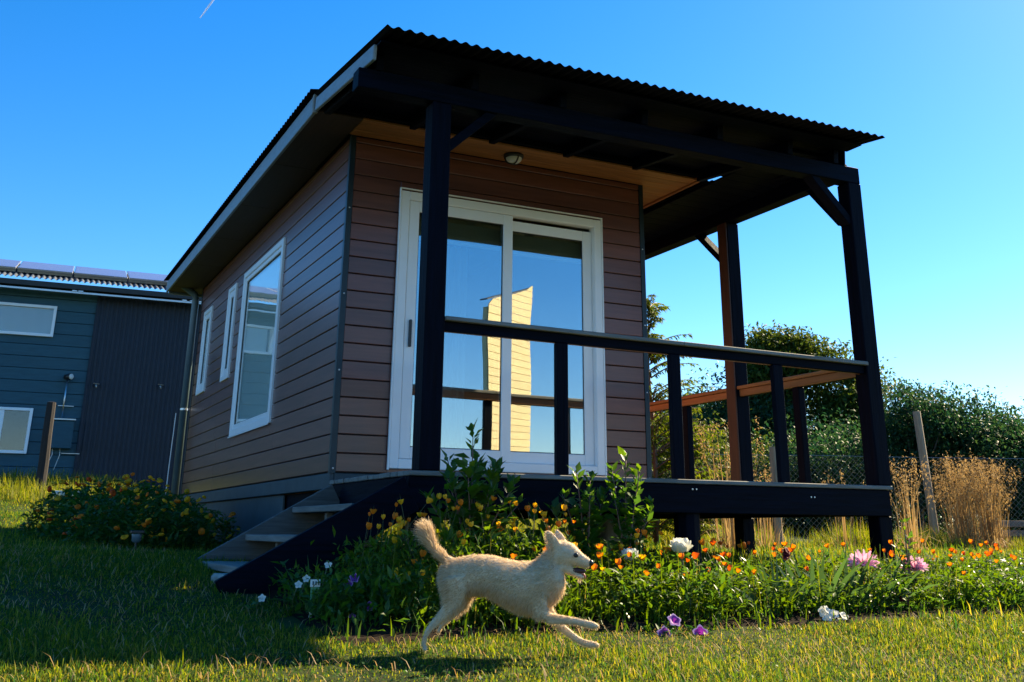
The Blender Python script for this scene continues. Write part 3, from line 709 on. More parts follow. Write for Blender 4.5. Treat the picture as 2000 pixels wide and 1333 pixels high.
parts.append(blades(x, y, gz(x, y)-.01, rng.uniform(.15, .42, n), rng.uniform(.008, .016, n), rng.uniform(0, 6.28, n), np.abs(rng.normal(.4, .3, n)), .8))
tag(link('fence_grass', mesh('fence_grass', *cat(parts), M['tallgrass'])), 'tall sunlit grass along the foot of the wire fence', 'grass', None, 'stuff')

# ------------------------------------------------------------------ wire fence, rail fence, reeds
fd = np.array([-.898, .44, 0]); fp0 = np.array([9.3, 3.35, 0])
wf_ = empty('wire_fence', (9.3, 3.35, gz1(9.3, 3.35)), 'diamond mesh wire fence with weathered timber posts beyond the lawn', 'fence')
M['greywood_z'] = wood('weathered_post', (.33, .25, .17), 'z', .85, .35, .1, .4)
for i, t in enumerate((-4.4, -2.2, 0, 2.1, 4.3, 6.5)):
    p = fp0+fd*t; b = gz1(p[0], p[1]); lx = -.14 if i == 2 else .02*((i*7) % 5-2); hgt = 1.85 if i == 2 else 1.35
    MB().tube([(p[0]+.1*0, p[1], b-.3), (p[0]+lx*.5, p[1], b+hgt*.5), (p[0]+lx, p[1]-.02, b+hgt)], [.06, .055, .052], 9).put('fence_post', M['greywood_z'], wf_)
V = []; F = []
def strip(a, b, w=.0016):
    n = len(V); d = b-a; u = np.cross(d, AF); u = u/np.linalg.norm(u)*w
    V.extend([a-u, a+u, b+u, b-u]); F.append((n, n+1, n+2, n+3))
    q = np.cross(d, u); q = q/np.linalg.norm(q)*w; n = len(V); V.extend([a-q, a+q, b+q, b-q]); F.append((n, n+1, n+2, n+3))
Hm = 1.22; ds = .075
for i in range(int((11+Hm)/ds)):
    for sg in (1, -1):
        t0 = -4.4-(Hm if sg > 0 else 0)+i*ds; t1 = t0+sg*Hm
        if sg < 0: t0, t1 = t0, t0-Hm
        a0, a1 = 0.0, Hm
        ta, tb = t0, t1
        if min(ta, tb) < -4.4 or max(ta, tb) > 6.5: continue
        p = fp0+fd*ta; q = fp0+fd*tb
        strip(np.array([p[0], p[1], gz1(p[0], p[1])+.02]), np.array([q[0], q[1], gz1(q[0], q[1])+.02+Hm]))
M['wire'] = surf('galvanised_wire', (.30, .31, .32), .4, .2, 3, metal=.8)
tag(link('wire_mesh', mesh('wire_mesh', V, F, M['wire']), wf_), None, None, None, 'stuff')
for hz in (.05, 1.24):
    pts = [fp0+fd*t for t in np.linspace(-4.4, 6.5, 12)]
    MB().tube([(p[0], p[1], gz1(p[0], p[1])+hz) for p in pts], .003, 5).put('strand', M['wire'], wf_)
rfp = np.array([13.6, 5.2, 0]); rfd = np.array([.95, -.31, 0])
rfn = empty('rail_fence', tuple(rfp), 'low weathered two-rail timber fence at the right edge behind the reeds', 'fence')
M['railw_x'] = wood('fence_rail', (.20, .13, .10), 'x', .85, .35, .1, .4)
for zz in (.28, .43): MB().beam(tuple(rfp+np.array([0, 0, gz1(13.6, 5.2)+zz+.06])-rfd*1.0), tuple(rfp+rfd*4+np.array([0, 0, gz1(13.6, 5.2)+zz+.06])), .05, .10, .006).put('rail', M['railw_x'], rfn)
for t in (-.8, 1.2, 3.2): 
    p = rfp+rfd*t; MB().box(p[0]-.05, p[0]+.05, p[1]+.06, p[1]+.14, gz1(p[0], p[1])-.2, gz1(p[0], p[1])+.62, .006).put('post', M['railw_x'], rfn)
def reed(name, x, y, n, h, spread, label, heads=True, group=None):
    e = empty(name, (x, y, gz1(x, y)), label, 'reeds', group)
    az = rng.uniform(0, 6.28, n); r = np.abs(rng.normal(0, spread*.35, n)); bx = r*np.cos(az); by = r*np.sin(az)
    hh = h*rng.uniform(.55, 1.05, n); ln = np.abs(rng.normal(.09, .09, n))
    v, t = blades(bx, by, np.full(n, -.02), hh, rng.uniform(.006, .014, n), az+rng.normal(0, .6, n), ln, 1.6)
    m2 = int(n*1.6); az2 = rng.uniform(0, 6.28, m2); r2 = np.abs(rng.normal(0, spread*.45, m2))
    v2, t2 = blades(r2*np.cos(az2), r2*np.sin(az2), np.full(m2, -.02), h*rng.uniform(.15, .5, m2), rng.uniform(.006, .014, m2), az2, np.abs(rng.normal(.6, .3, m2)), 1.0)
    tag(link('stems', mesh('stems', *cat([(v, t), (v2, t2)]), M['dry']), e, (0, 0, 0)), None, None, None, 'stuff')
    if heads:
        tips = v.reshape(-1, 5, 3)[:, 4][hh > h*.62]; k = len(tips); per = 18
        c = np.repeat(tips, per, 0)+rng.normal(0, 1, (k*per, 3))*np.array([.014, .014, .05]); d = unit(k*per)*.7+np.array([0, 0, -.3]); d /= np.linalg.norm(d, axis=1)[:, None]
        tag(link('seed_heads', mesh('seed_heads', *leaves(c, d, rng.uniform(.02, .045, k*per), .3), M['dry']), e, (0, 0, 0)), None, None, None, 'stuff')
    return e
reed('dry_reeds', 9.55, 3.12, 210, 1.2, .34, 'big golden clump of dry reeds right of the tall leaning fence post')
reed('dry_reeds', 9.88, 2.98, 190, 1.12, .3, 'bronze dry reed clump fanning out at the right of the golden one')
reed('dry_reeds', 6.75, 1.35, 46, .95, .3, 'sparse pale reed stems just right of the front corner post')
reed('dry_reeds', 4.55, 1.55, 34, 1.25, .22, 'few tall pale grass stems seen between rail and far post')
reed('dry_reeds', 5.6, 2.3, 26, .85, .25, 'pale bent grass stems right of the far terrace post')
reed('dry_reeds', 7.0, 2.6, 18, .9, .2, 'thin dry stems seen under the rail left of the front corner post')

# ------------------------------------------------------------------ trees
def tree(name, x, y, h, rx, rz, zc, nclump, per, lsize, mat, label, group=None, lean=0, csz=.28, squash=1.0):
    b = gz1(x, y); e = empty(name, (x, y, b), label, 'tree', group)
    mb = MB(); mb.tube([(0, 0, -.3), (.05*h*.2, 0, h*.25), (lean*.5, .02*h, h*.55), (lean, 0, h*.9)], [h*.03, h*.024, h*.016, h*.006], 8)
    cl = []
    for i in range(nclump):
        d = unit(1)[0]; rr = rng.uniform(.15, 1.0)**.5*(1+.32*math.sin(3*math.atan2(d[1], d[0])+5*d[2]))
        p = np.array([d[0]*rx*rr+lean*.7, d[1]*rx*rr*squash, zc+d[2]*rz*rr]); cl.append(p)
        if i % 3 == 0: mb.tube([(lean*.4, 0, max(h*.2, p[2]*.55)), tuple(p*.6+np.array([0, 0, p[2]*.15])), tuple(p)], [h*.010, h*.006, h*.002], 5)
    mb.put('trunk', M['bark'], e, True, (0, 0, 0))
    cl = np.array(cl); c = np.repeat(cl, per, 0); s = rx*csz
    c = c+np.clip(rng.normal(0, 1, c.shape), -1.9, 1.9)*np.array([s, s, s*.6])
    d = unit(len(c)); d[:, 2] -= .25; d /= np.linalg.norm(d, axis=1)[:, None]
    tag(link('crown', mesh('crown', *leaves(c, d, rng.uniform(.6, 1.3, len(c))*lsize, .55), mat), e, (0, 0, 0)), None, None, None, 'stuff')
    return e
tree('broadleaf_tree', 20.9, 19.9, 6.5, 1.15, 1.15, 5.1, 130, 230, .15, M['treeleaf'], 'tall dark tree with rounded top behind the porch rail')
tree('broadleaf_tree', 22.4, 18.6, 5.2, 1.15, 1.9, 3.2, 150, 230, .15, M['treeleaf'], 'broad olive green tree just left of the front corner post')
tree('broadleaf_tree', 20.4, 20.8, 4.6, 2.0, 1.7, 2.9, 140, 220, .15, M['treeleaf2'], 'dark blue green tree filling in below the tall rounded one')
tree('broadleaf_tree', 18.0, 20.5, 3.6, 2.0, 1.5, 1.9, 130, 230, .15, M['treeleaf2'], 'dark blue green tree behind the far terrace post')
tree('broadleaf_tree', 20.8, 25.5, 4.3, 2.0, 1.6, 2.6, 70, 150, .16, M['treeleaf'], 'distant tree top between the feathery tree and the far post')
tg = 'loose trees behind the wire fence'
tree('willow_tree', 16.7, 10.6, 3.5, .8, 1.4, 2.2, 110, 150, .09, M['treeleaf2'], 'wispy tree with the highest thin tip right of the porch', tg, .1, .26)
tree('willow_tree', 17.9, 10.6, 3.2, 1.15, 1.3, 1.95, 150, 190, .10, M['treeleaf2'], 'rounded blue green tree above the dry reeds', tg, 0, .26)
tree('willow_tree', 19.4, 10.2, 2.9, 1.2, 1.3, 1.6, 150, 190, .10, M['treeleaf2'], 'loose tree at the right edge above the rail fence', tg, .2, .26)
tree('willow_tree', 21.6, 10.8, 2.7, 1.5, 1.2, 1.3, 100, 130, .11, M['treeleaf2'], 'farthest right tree cut by the picture edge', tg)
tree('willow_tree', 16.6, 13.0, 2.5, 1.8, 1.3, 1.15, 150, 190, .11, M['treeleaf2'], 'low dark tree hidden behind the front corner post', tg)
tree('willow_tree', 15.0, 15.2, 2.3, 1.9, 1.3, 1.0, 150, 190, .11, M['treeleaf'], 'low dark thicket tree between the two right posts', tg)
tree('willow_tree', 12.3, 15.8, 2.0, 1.7, 1.2, .9, 90, 130, .11, M['treeleaf'], 'low dark thicket tree behind the feathery tree', tg)
n = 16000; x = rng.uniform(9, 27, n); y = 16.5-.35*x+rng.normal(0, .7, n)+4.2; c = np.stack([x, y, gz(x, y)+rng.uniform(0, 1, n)**1.3*(.8+.35*np.sin(x*1.7)+.2*np.sin(x*4.1))], -1); d = unit(n)
tag(link('thicket', mesh('thicket', *leaves(c, d, rng.uniform(.09, .2, n), .5), M['treeleaf2'])), 'low dark undergrowth below the trees behind the fence', 'undergrowth', None, 'stuff')
# feathery young tree beside the terrace
def feather_tree(x, y, h, nb, label, seed=0):
    b = gz1(x, y); e = empty('feathery_tree', (x, y, b), label, 'tree'); mb = MB()
    mb.tube([(0, 0, -.1), (.02, 0, h*.35), (-.02, .02, h*.7), (.0, 0, h)], [.035, .026, .014, .003], 7)
    C = []; D = []; S = []
    for i in range(nb):
        t = rng.uniform(.04, .98); z0 = h*t; az = rng.uniform(0, 6.28); L = (1-t*.72)*h*.36*rng.uniform(.6, 1.15)
        d = np.array([math.cos(az), math.sin(az), 0]); P = []
        for k in range(7):
            s_ = k/6; P.append(d*L*s_+np.array([0, 0, z0+L*(.75*s_-.42*s_*s_)]))
        mb.tube(P, [.008*(1-k/7)+.0015 for k in range(7)], 4, False)
        for k in range(1, 7):
            m_ = 10; c = P[k]+(P[k]-P[k-1])*rng.uniform(-1, 0, (m_, 1)); q = np.array([-d[1], d[0], 0])
            dd = d*.6+q*rng.choice([-1, 1], (m_, 1))*rng.uniform(.3, 1, (m_, 1))+np.array([0, 0, -.45])+rng.normal(0, .25, (m_, 3))
            C.append(c); D.append(dd/np.linalg.norm(dd, axis=1)[:, None]); S.append(rng.uniform(.045, .095, m_))
    mb.put('trunk', M['twigred'], e, True, (0, 0, 0))
    tag(link('crown', mesh('crown', *leaves(np.concatenate(C), np.concatenate(D), np.concatenate(S), .2), M['feather']), e, (0, 0, 0)), None, None, None, 'stuff')
feather_tree(4.6, 2.95, 2.85, 125, 'tall feathery young tree right of the cabin wall')
feather_tree(5.1, 3.05, 1.6, 120, 'low yellow green feathery bush beside the tall one')
feather_tree(4.55, 3.6, 1.5, 70, 'feathery bush half hidden by the cabin corner')

# ------------------------------------------------------------------ garden plants
def copytree(o, parent=None):
    c = o.copy(); COL.objects.link(c); c.parent = parent
    for ch in o.children: copytree(ch, c)
    return c
# flower heads (shared meshes): radius ~1 unit, origin at the base of the head
def cup(n_pet, prof, mat, name, notch=.12, twist=0.0):
    V = []; F = []; sub = 3; n = n_pet*sub
    for i, (r, z) in enumerate(prof):
        for k in range(n):
            a = 2*math.pi*k/n+twist*i; q = 1+notch*(1 if k % sub == 1 else -.6)*(i/(len(prof)-1)); V.append((r*q*math.cos(a), r*q*math.sin(a), z*(1+.1*math.sin(k*2.3))))
    for i in range(len(prof)-1):
        for k in range(n): F.append((i*n+k, i*n+(k+1) % n, (i+1)*n+(k+1) % n, (i+1)*n+k))
    return mesh(name, V, F, mat, True)
CUP = [(.12, 0), (.55, .28), (.85, .85), (.72, 1.35)]
OPEN = [(.12, 0), (.58, .25), (.92, .8), (1.08, 1.2)]
heads = {}
for key in ('yel', 'ora', 'dora'):
    heads[key] = [cup(4, CUP, M[key], 'poppy_cup'), cup(4, OPEN, M[key], 'poppy_open', .2)]
POM = [(.12, 0), (.8, .15), (1.15, .45), (.9, .8), (.55, .95), (.3, .9)]
pom = {k: cup(8, POM, M[k], 'marigold_head', .12) for k in ('yel', 'ora', 'dora')}
stemmesh = MB().tube([(0, 0, 0), (.12, .03, -.5), (.0, 0, -1)], [.5, .55, .7], 5, False).me('stem', M['twig'], True)
def foliage_poppy(n, h, r):
    x = rng.normal(0, r*.4, n); y = rng.normal(0, r*.4, n); az = np.arctan2(y, x)+rng.normal(0, .7, n)
    a = blades(x, y, np.full(n, -.01), h*rng.uniform(.45, 1.05, n), rng.uniform(.004, .010, n), az, np.abs(rng.normal(.4, .25, n)), .8)
    k = n*3; c = np.stack([rng.normal(0, r*.55, k), rng.normal(0, r*.55, k), h*rng.uniform(.05, .95, k)**.8], -1); d = unit(k); d[:, 2] = np.abs(d[:, 2])*.9+.1; d /= np.linalg.norm(d, axis=1)[:, None]
    return mesh('foliage', *cat([a, leaves(c, d, rng.uniform(.025, .065, k), .36)]), M['poppyleaf'])
polys = [foliage_poppy(140, .27, .18) for _ in range(5)]
def poppy_plant(x, y, h, flowers, label, group, var, scale=1.0):
    e = empty('poppy_plant', (x, y, gz1(x, y)+.01), label, 'flower', group, rng.uniform(0, 6.28))
    f = link('foliage', polys[var % 5], e, (0, 0, 0)); f.scale = (scale, scale, h/.32); tag(f, None, None, None, 'stuff')
    for key in flowers:
        a = rng.uniform(0, 6.28); r = rng.uniform(.02, .16)*scale; hh = h*rng.uniform(.75, 1.25)
        p = (r*math.cos(a), r*math.sin(a), hh)
        fl = link('flower', heads[key][int(rng.integers(2))], e, p); s_ = rng.uniform(.010, .019); fl.scale = (s_, s_, s_*1.25)
        fl.rotation_euler = (rng.normal(0, .25), rng.normal(0, .25), rng.uniform(0, 6.28))
        sm = link('stem', stemmesh, fl, (0, 0, 0)); sm.scale = (.0022/s_/.6*.5, .0022/s_/.6*.5, hh*.8/s_)
    return e
ordw = ['first', 'second', 'third', 'fourth', 'fifth', 'sixth', 'seventh', 'eighth', 'ninth', 'tenth', 'eleventh', 'twelfth', 'thirteenth', 'fourteenth', 'fifteenth', 'sixteenth', 'seventeenth', 'eighteenth', 'nineteenth', 'twentieth', 'twenty-first', 'twenty-second']
back = [(-.30, .36), (-.12, .40), (.06, .42), (.24, .42), (.42, .40), (.60, .37), (.82, .33), (1.02, .31), (1.24, .28), (1.46, .27), (1.68, .25), (1.9, .25), (2.12, .25), (2.36, .24), (2.62, .24), (2.9, .24), (3.2, .24), (3.5, .25), (3.8, .25), (4.1, .25), (4.45, .25), (4.8, .25)]
for i, (x, h) in enumerate(back):
    y = -1.98+.1*math.sin(i*2.4)
    pool = ['yel', 'yel', 'ora'] if x < .7 else (['ora', 'yel', 'ora'] if x < 1.3 else ['ora', 'dora', 'ora'])
    nf = 11 if x < .7 else (7 if x < 2.2 else (3 if x < 3.1 else 7))
    poppy_plant(x, y, h, [pool[int(rng.integers(3))] for _ in range(nf)], f'{ordw[i]} clump from the stair in the back row of orange and yellow poppies', 'back row of poppies in the porch bed', i)
front = [(-.22, .25), (.05, .27), (.3, .28), (.55, .27), (.8, .25), (1.05, .24), (1.3, .24), (1.55, .22), (1.8, .2), (2.1, .18), (2.5, .18), (2.85, .2), (3.15, .22), (3.45, .23), (3.75, .24), (4.05, .24)]
for i, (x, h) in enumerate(front):
    y = -2.38+.09*math.sin(i*1.9+1)
    pool = ['ora', 'yel', 'ora'] if x < 1.2 else ['ora', 'dora', 'ora']
    nf = 6 if x < 1.1 else (5 if x < 1.7 else (1 if x < 3 else 3))
    poppy_plant(x, y, h, [pool[int(rng.integers(3))] for _ in range(nf)], f'{ordw[i]} clump from the stair in the front row of poppies', 'front row of poppies in the porch bed', i+2, 1.05)
# marigolds left of the steps
def foliage_mari(n, r, h):
    d = unit(n, 0); rr = rng.uniform(.4, 1, n)**.5; c = np.stack([d[:, 0]*r*rr, d[:, 1]*r*rr, np.abs(d[:, 2])*h*rr+.02], -1)
    q = unit(n); q[:, 2] = q[:, 2]*.5+.25; q /= np.linalg.norm(q, axis=1)[:, None]
    return mesh('foliage', *leaves(c, q, rng.uniform(.035, .085, n), .4), M['marileaf'])
mpol = [foliage_mari(900, .34, .40) for _ in range(3)]
mspots = [(-1.22, 1.5, .85, 'front left corner of'), (-.95, 1.35, .8, 'front middle of'), (-.68, 1.6, .75, 'front right end of'), (-1.25, 2.3, 1.05, 'left side of'), (-.92, 2.2, 1.1, 'centre of'),
          (-.58, 2.5, .95, 'right side of'), (-1.15, 3.2, 1.2, 'back left of'), (-.78, 3.4, 1.2, 'back middle of'), (-.45, 3.5, 1.0, 'back right of'), (-.40, 2.0, .72, 'right fringe in'), (-1.42, 2.8, 1.0, 'far left fringe in')]
for i, (x, y, s_, wh) in enumerate(mspots):
    e = empty('marigold_plant', (x, y, gz1(x, y)+.01), f'orange and yellow marigold plant at the {wh} the clump beside the steps', 'flower', 'marigolds left of the steps', i*1.3)
    f = link('foliage', mpol[i % 3], e, (0, 0, 0)); f.scale = (s_*1.05, s_*1.05, s_); tag(f, None, None, None, 'stuff')
    for k in range(26 if y > 2 else 20):
        d = unit(1, 0)[0]; p = np.array([d[0]*.36, d[1]*.36, abs(d[2])*.42+.06])*s_
        key = ('yel', 'ora', 'yel', 'yel')[int(rng.integers(4))] if x > -1.2 else ('ora', 'dora', 'yel')[int(rng.integers(3))]
        fl = link('flower', pom[key], e, tuple(p)); q = rng.uniform(.014, .025); fl.scale = (q, q, q); fl.rotation_euler = (rng.normal(0, .6), rng.normal(0, .6), 0)
# leafy shrubs in front of the deck
def leafy(x, y, stems, label, lsz=.075, per=15, seed=0):
    e = empty('leafy_shrub', (x, y, gz1(x, y)+.01), label, 'shrub'); mb = MB(); C = []; D = []; S = []
    for (dx, dy, h) in stems:
        P = [np.array([dx*.15*0+dx*t*t*.9+dx*.1, dy*t, h*t]) for t in np.linspace(0, 1, 7)]
        mb.tube(P, [.008*(1-.7*k/6) for k in range(7)], 6)
        for j in range(per):
            t = .28+.72*(j+.5)/per; p = np.array([dx*t*t*.9+dx*.1, dy*t, h*t])
            for q in range(2 if t < .9 else 3):
                az = j*1.6+q*3.14+rng.normal(0, .4); el = rng.uniform(.1, .8) if t < .85 else rng.uniform(.6, 1.2)
                d = np.array([math.cos(az)*math.cos(el), math.sin(az)*math.cos(el), math.sin(el)]); C.append(p+d*.012); D.append(d); S.append(lsz*rng.uniform(.6, 1.25)*(1 if t < .85 else .75))
    mb.put('stem', M['twigred'], e, True, (0, 0, 0))
    tag(link('foliage', mesh('foliage', *leaves(np.array(C), np.array(D), np.array(S), .52, .2), M['shrubleaf']), e, (0, 0, 0)), None, None, None, 'stuff')
    return e
leafy(.22, -1.9, [(0, 0, .86), (.15, .02, .66), (-.14, 0, .60), (.24, -.03, .58), (.06, .05, .7), (-.05, -.05, .66), (-.24, .03, .50), (.30, .04, .48), (.10, -.06, .56), (-.12, .06, .7), (.2, .08, .68)], 'tall dark leafy shrub in front of the left door panel', .10, 18)
leafy(.93, -1.88, [(-.06, 0, .66), (.05, .03, .64), (-.14, .02, .54), (.12, 0, .5), (-.2, .04, .46), (.0, -.05, .55), (.16, .05, .56)], 'middle leafy shrub below the baluster before the deck edge', .092, 17)
leafy(1.17, -1.9, [(.02, 0, .77), (.12, .02, .60), (-.05, .04, .68), (.17, -.02, .46), (.08, -.05, .68), (.22, .04, .5), (-.08, -.03, .52)], 'bright leafy shrub reaching above the deck right of the door', .088, 19)
leafy(.62, -1.85, [(.0, 0, .42), (.12, .02, .36), (-.12, .0, .38), (.05, -.05, .33), (-.2, .03, .33)], 'low leafy shrub between the taller shrubs', .10, 11)
leafy(2.78, -2.42, [(.0, 0, .47), (.05, .02, .38), (-.08, 0, .33)], 'young rose shoot with round lime leaves beside the corner post', .06, 8)
# white roses
def petal_sheet(w, l, cupd, n=4):
    V = []; F = []
    for i in range(n+1):
        t = i/n
        for j in range(5):
            s_ = (j-2)/2; ww = w*math.sin(math.pi*(.18+.72*t))*.5
            V.append((s_*ww, cupd*(s_*s_*.5)-.0-cupd*math.sin(t*2.2)*.9, l*t))
    for i in range(n):
        for j in range(4): a = i*5+j; F.append((a, a+1, a+6, a+5))
    return np.array(V), F
def rose(x, y, z, r, label, mat, stem_from):
    e = empty('white_rose', (stem_from[0], stem_from[1], gz1(stem_from[0], stem_from[1])), label, 'rose')
    c = np.array([x, y, z]); mb = MB()
    for ring, (k, R0, top) in enumerate(((3, .50, .25), (4, .66, .5), (5, .82, .85), (6, .96, 1.25), (5, 1.08, 1.65))):
        for i in range(k):
            a0 = i*2*math.pi/k+ring*.6+rng.normal(0, .1); V = []; F = []; nt_, ns = 6, 5; wd = 1.15*math.pi/k+.25
            for t in range(nt_+1):
                tt = t/nt_; th = 2.75+(top-2.75)*tt; fl = 1+.16*max(0, tt-.7)/.3*(1 if ring > 1 else .2)
                for q in range(ns):
                    u = (q-(ns-1)/2)/((ns-1)/2); aa = a0+u*wd*math.sin(math.pi*(.12+.72*tt)); RR = r*R0*fl*(1+.05*math.sin(7*u+i))
                    V.append(c+np.array([RR*math.sin(th)*math.cos(aa), RR*math.sin(th)*math.sin(aa), RR*math.cos(th)*.9-r*.12*u*u*tt]))
            for t in range(nt_):
                for q in range(ns-1): b1 = t*ns+q; F.append((b1, b1+1, b1+ns+1, b1+ns))
            mb.add(V, F)
    mb.put('bloom', mat, e, True)
    s0 = np.array([stem_from[0], stem_from[1], gz1(*stem_from)])
    MB().tube([s0, (s0*.5+c*.5)+np.array([.02, 0, 0]), c], [.006, .005, .004], 6).put('stem', M['twig'], e, True)
    n = 34; t = rng.uniform(.25, .92, n); P = s0+(c-s0)*t[:, None]; d = unit(n); d[:, 2] = d[:, 2]*.5
    tag(link('foliage', mesh('foliage', *leaves(P+d*.02, d/np.linalg.norm(d, axis=1)[:, None], rng.uniform(.035, .07, n), .55), M['shrubleaf']), e), None, None, None, 'stuff')
rose(1.34, -2.2, -.378, .053, 'large creamy white rose standing out before the middle deck post', M['wht'], (1.36, -2.15))
rose(1.012, -2.2, -.425, .042, 'half hidden white rose behind the leaves right of the dog', M['wht'], (1.03, -2.15))
# pink lilies
def lily(x, y, z, label, n=6):
    e = empty('pink_lily', (x, y, gz1(x, y)), label, 'lily'); c = np.array([x, y, z])
    MB().tube([(x-.02, y, gz1(x, y)-.02), (x-.005, y, z-.12), c-np.array([0, 0, .03])], [.008, .007, .006], 7).put('stem', M['maroon'], e, True)
    for i in range(n):
        az = i*2*math.pi/n+.3; el = rng.uniform(.1, .8); ax = Vector((math.cos(az)*math.cos(el), math.sin(az)*math.cos(el), math.sin(el)))
        q = Vector((0, 0, 1)).rotation_difference(ax).to_matrix(); mb = MB(); L = .085*rng.uniform(.85, 1.15)
        for k in range(6):
            a = k*math.pi/3; V = []; F = []
            for t in np.linspace(0, 1, 6):
                rr = .007+.008*t+.055*max(0, t-.35)**1.5; w = .011*math.sin(math.pi*(.12+.8*t))+.001; zt = L*(t-.25*max(0, t-.6)**1.2)
                for s_ in (-1, 0, 1): V.append((rr*math.cos(a)-s_*w*math.sin(a), rr*math.sin(a)+s_*w*math.cos(a), zt))
            for t in range(5):
                for s_ in range(2): F.append((t*3+s_, t*3+s_+1, t*3+s_+4, t*3+s_+3))
            mb.add([c+np.array(q @ Vector(v)) for v in V], F)
        mb.put('flower', M['pink'], e, True)
lily(2.45, -2.4, -.49, 'pale pink lily umbel left of the corner post', 7)
lily(2.85, -2.4, -.52, 'pale pink lily umbel right of the corner post behind round leaves', 7)
# petunias and other five-lobed flowers
def star(c, r, face, mats, parent, name='flower'):
    face = Vector(face).normalized(); q = Vector((0, 0, 1)).rotation_difference(face).to_matrix(); c = np.array(c)
    n = 20; V = []; F = []
    rings = [(.08, -.7), (.18, -.25), (.5, .0), (.82, .08), (1.0, .06)]
    for i, (rr, z) in enumerate(rings):
        for k in range(n):
            a = 2*math.pi*k/n; lob = 1+.17*math.cos(5*a)*max(0, (i-1)/3); V.append(c+np.array(q @ Vector((rr*lob*r*math.cos(a), rr*lob*r*math.sin(a), z*r))))
    for i in range(len(rings)-1):
        for k in range(n): F.append((i*n+k, i*n+(k+1) % n, (i+1)*n+(k+1) % n, (i+1)*n+k))
    me = mesh(name, V, F, list(mats), True)
    if len(mats) > 1:
        for p in me.polygons: p.material_index = 1 if p.index >= 3*n else 0
    return link(name, me, parent)
def petunia(x, y, z, r, label, mats, face=(-.25, -.9, .25), group=None, cat_='petunia'):
    b = gz1(x, y); e = empty('petunia', (x, y+.03, b), label, cat_, group)
    star((x, y, z), r, face, mats, e)
    MB().tube([(x, y+.05, b-.01), (x-.01, y+.05, (b+z)/2), (x, y+.7*r, z-.005)], .0028, 5).put('stem', M['twig'], e, True)
    n = 22; P = np.stack([x+rng.normal(0, .035, n), y+.04+rng.normal(0, .03, n), b+rng.uniform(.0, max(.03, z-b), n)], -1); d = unit(n); d[:, 2] = np.abs(d[:, 2])*.5
    tag(link('foliage', mesh('foliage', *leaves(P, d/np.linalg.norm(d, axis=1)[:, None], rng.uniform(.025, .05, n), .5), M['marileaf']), e), None, None, None, 'stuff')
pm = (M['pur'], M['purrim'])
petunia(.812, -2.8, -.768, .034, 'lowest left purple petunia with pale rim at the front of the bed', pm)
petunia(.883, -2.78, -.711, .032, 'upper purple petunia of the three at the front of the bed', pm, (-.1, -.7, .6))
petunia(1.014, -2.8, -.771, .036, 'right purple petunia, a wide star at the front of the bed', pm)
lm = (M['pur'], M['lil'])
for i, (x, z, lab) in enumerate(((-.500, -.53, 'upper of the two lilac flowers right of the plant label'), (-.53, -.56, 'lower of the two lilac flowers right of the plant label'), (-.42, -.655, 'single lilac flower low among green shoots left of the dog'), (-.515, -.728, 'lilac flower with dark eye nearest the lawn left of the dog'), (-.507, -.697, 'small lilac flower just above the one nearest the lawn'))):
    petunia(x, -2.2+.0 if i < 3 else -2.22, z, .022 if i < 4 else .016, lab, lm, (-.3, -.85, .35), 'lilac flowers left of the dog', 'flower')
for i, (x, z, lab) in enumerate(((-.735, -.56, 'pale violet flower left of the plant label'), (-.70, -.535, 'white flower directly behind the plant label'), (-.60, -.475, 'topmost white flower below the stair stringer'), (-.90, -.615, 'white flower farthest left near the stair foot'))):
    petunia(x, -2.1, z, .017, lab, (M['wht'],), (-.3, -.8, .4), 'small pale flowers below the stair', 'flower')
for x, y, z, lab in ((2.574, -2.6, -.835, 'left dark blue flower low beside the red spike'), (2.662, -2.6, -.82, 'right dark blue flower low beside the red spike')):
    petunia(x, y, z, .026, lab, (M['blu'],), (-.2, -.8, .5), None, 'flower')
# white stock, red spike, sword leaf fans
e = empty('white_stock', (1.96, -2.66, gz1(1.96, -2.66)), 'arching white flower cluster in front of the sword leaves', 'flower')
pts = [(1.87, -2.68, -.71), (1.90, -2.70, -.695), (1.935, -2.7, -.72), (1.97, -2.71, -.745), (1.95, -2.72, -.765), (2.0, -2.72, -.785), (2.035, -2.72, -.79), (2.02, -2.73, -.82), (1.885, -2.71, -.74), (1.99, -2.71, -.725)]
for p in pts:
    for k in range(2): star(np.array(p)+rng.normal(0, .007, 3), .023, (rng.normal(-.2, .4), -.9, rng.normal(.3, .4)), (M['wht'],), e)
MB().tube([(1.96, -2.62, gz1(1.96, -2.62)-.02), (1.88, -2.65, -.74), (1.95, -2.69, -.73), (2.02, -2.71, -.80)], .004, 6).put('stem', M['twig'], e, True)
e = empty('red_flower_spike', (2.63, -2.48, gz1(2.63, -2.48)), 'deep red flower spike with crimson bells beside the corner post foot', 'flower')
MB().tube([(2.63, -2.47, gz1(2.63, -2.47)-.02), (2.62, -2.48, -.6)], .004, 6).put('stem', M['twig'], e, True)
for k in range(34):
    t = k/33; c = np.array([2.625+.006*math.sin(k*2.4)+.014*t, -2.5+.012*math.cos(k*2.4), -.64-.17*t]); c[:2] += rng.normal(0, .012, 2)
    link('bell', cup(4, [(.004, 0), (.012, -.008), (.014, -.02), (.017, -.027)], M['red' if t > .5 else 'maroon'], 'bell', .15), e, tuple(c-np.array(e.location)))
e = empty('maroon_flower', (1.93, -2.35, gz1(1.93, -2.35)), 'dark maroon flower above an orange one in the right bed', 'flower')
link('bloom', pom['dora'], e, (0, 0, .26)).scale = (.018,)*3
for k in range(5):
    star((1.93+rng.normal(0, .012), -2.36, gz1(1.93, -2.35)+.30+rng.normal(0, .01)), .022, (rng.normal(0, .6), -.8, .5), (M['maroon'],), e)
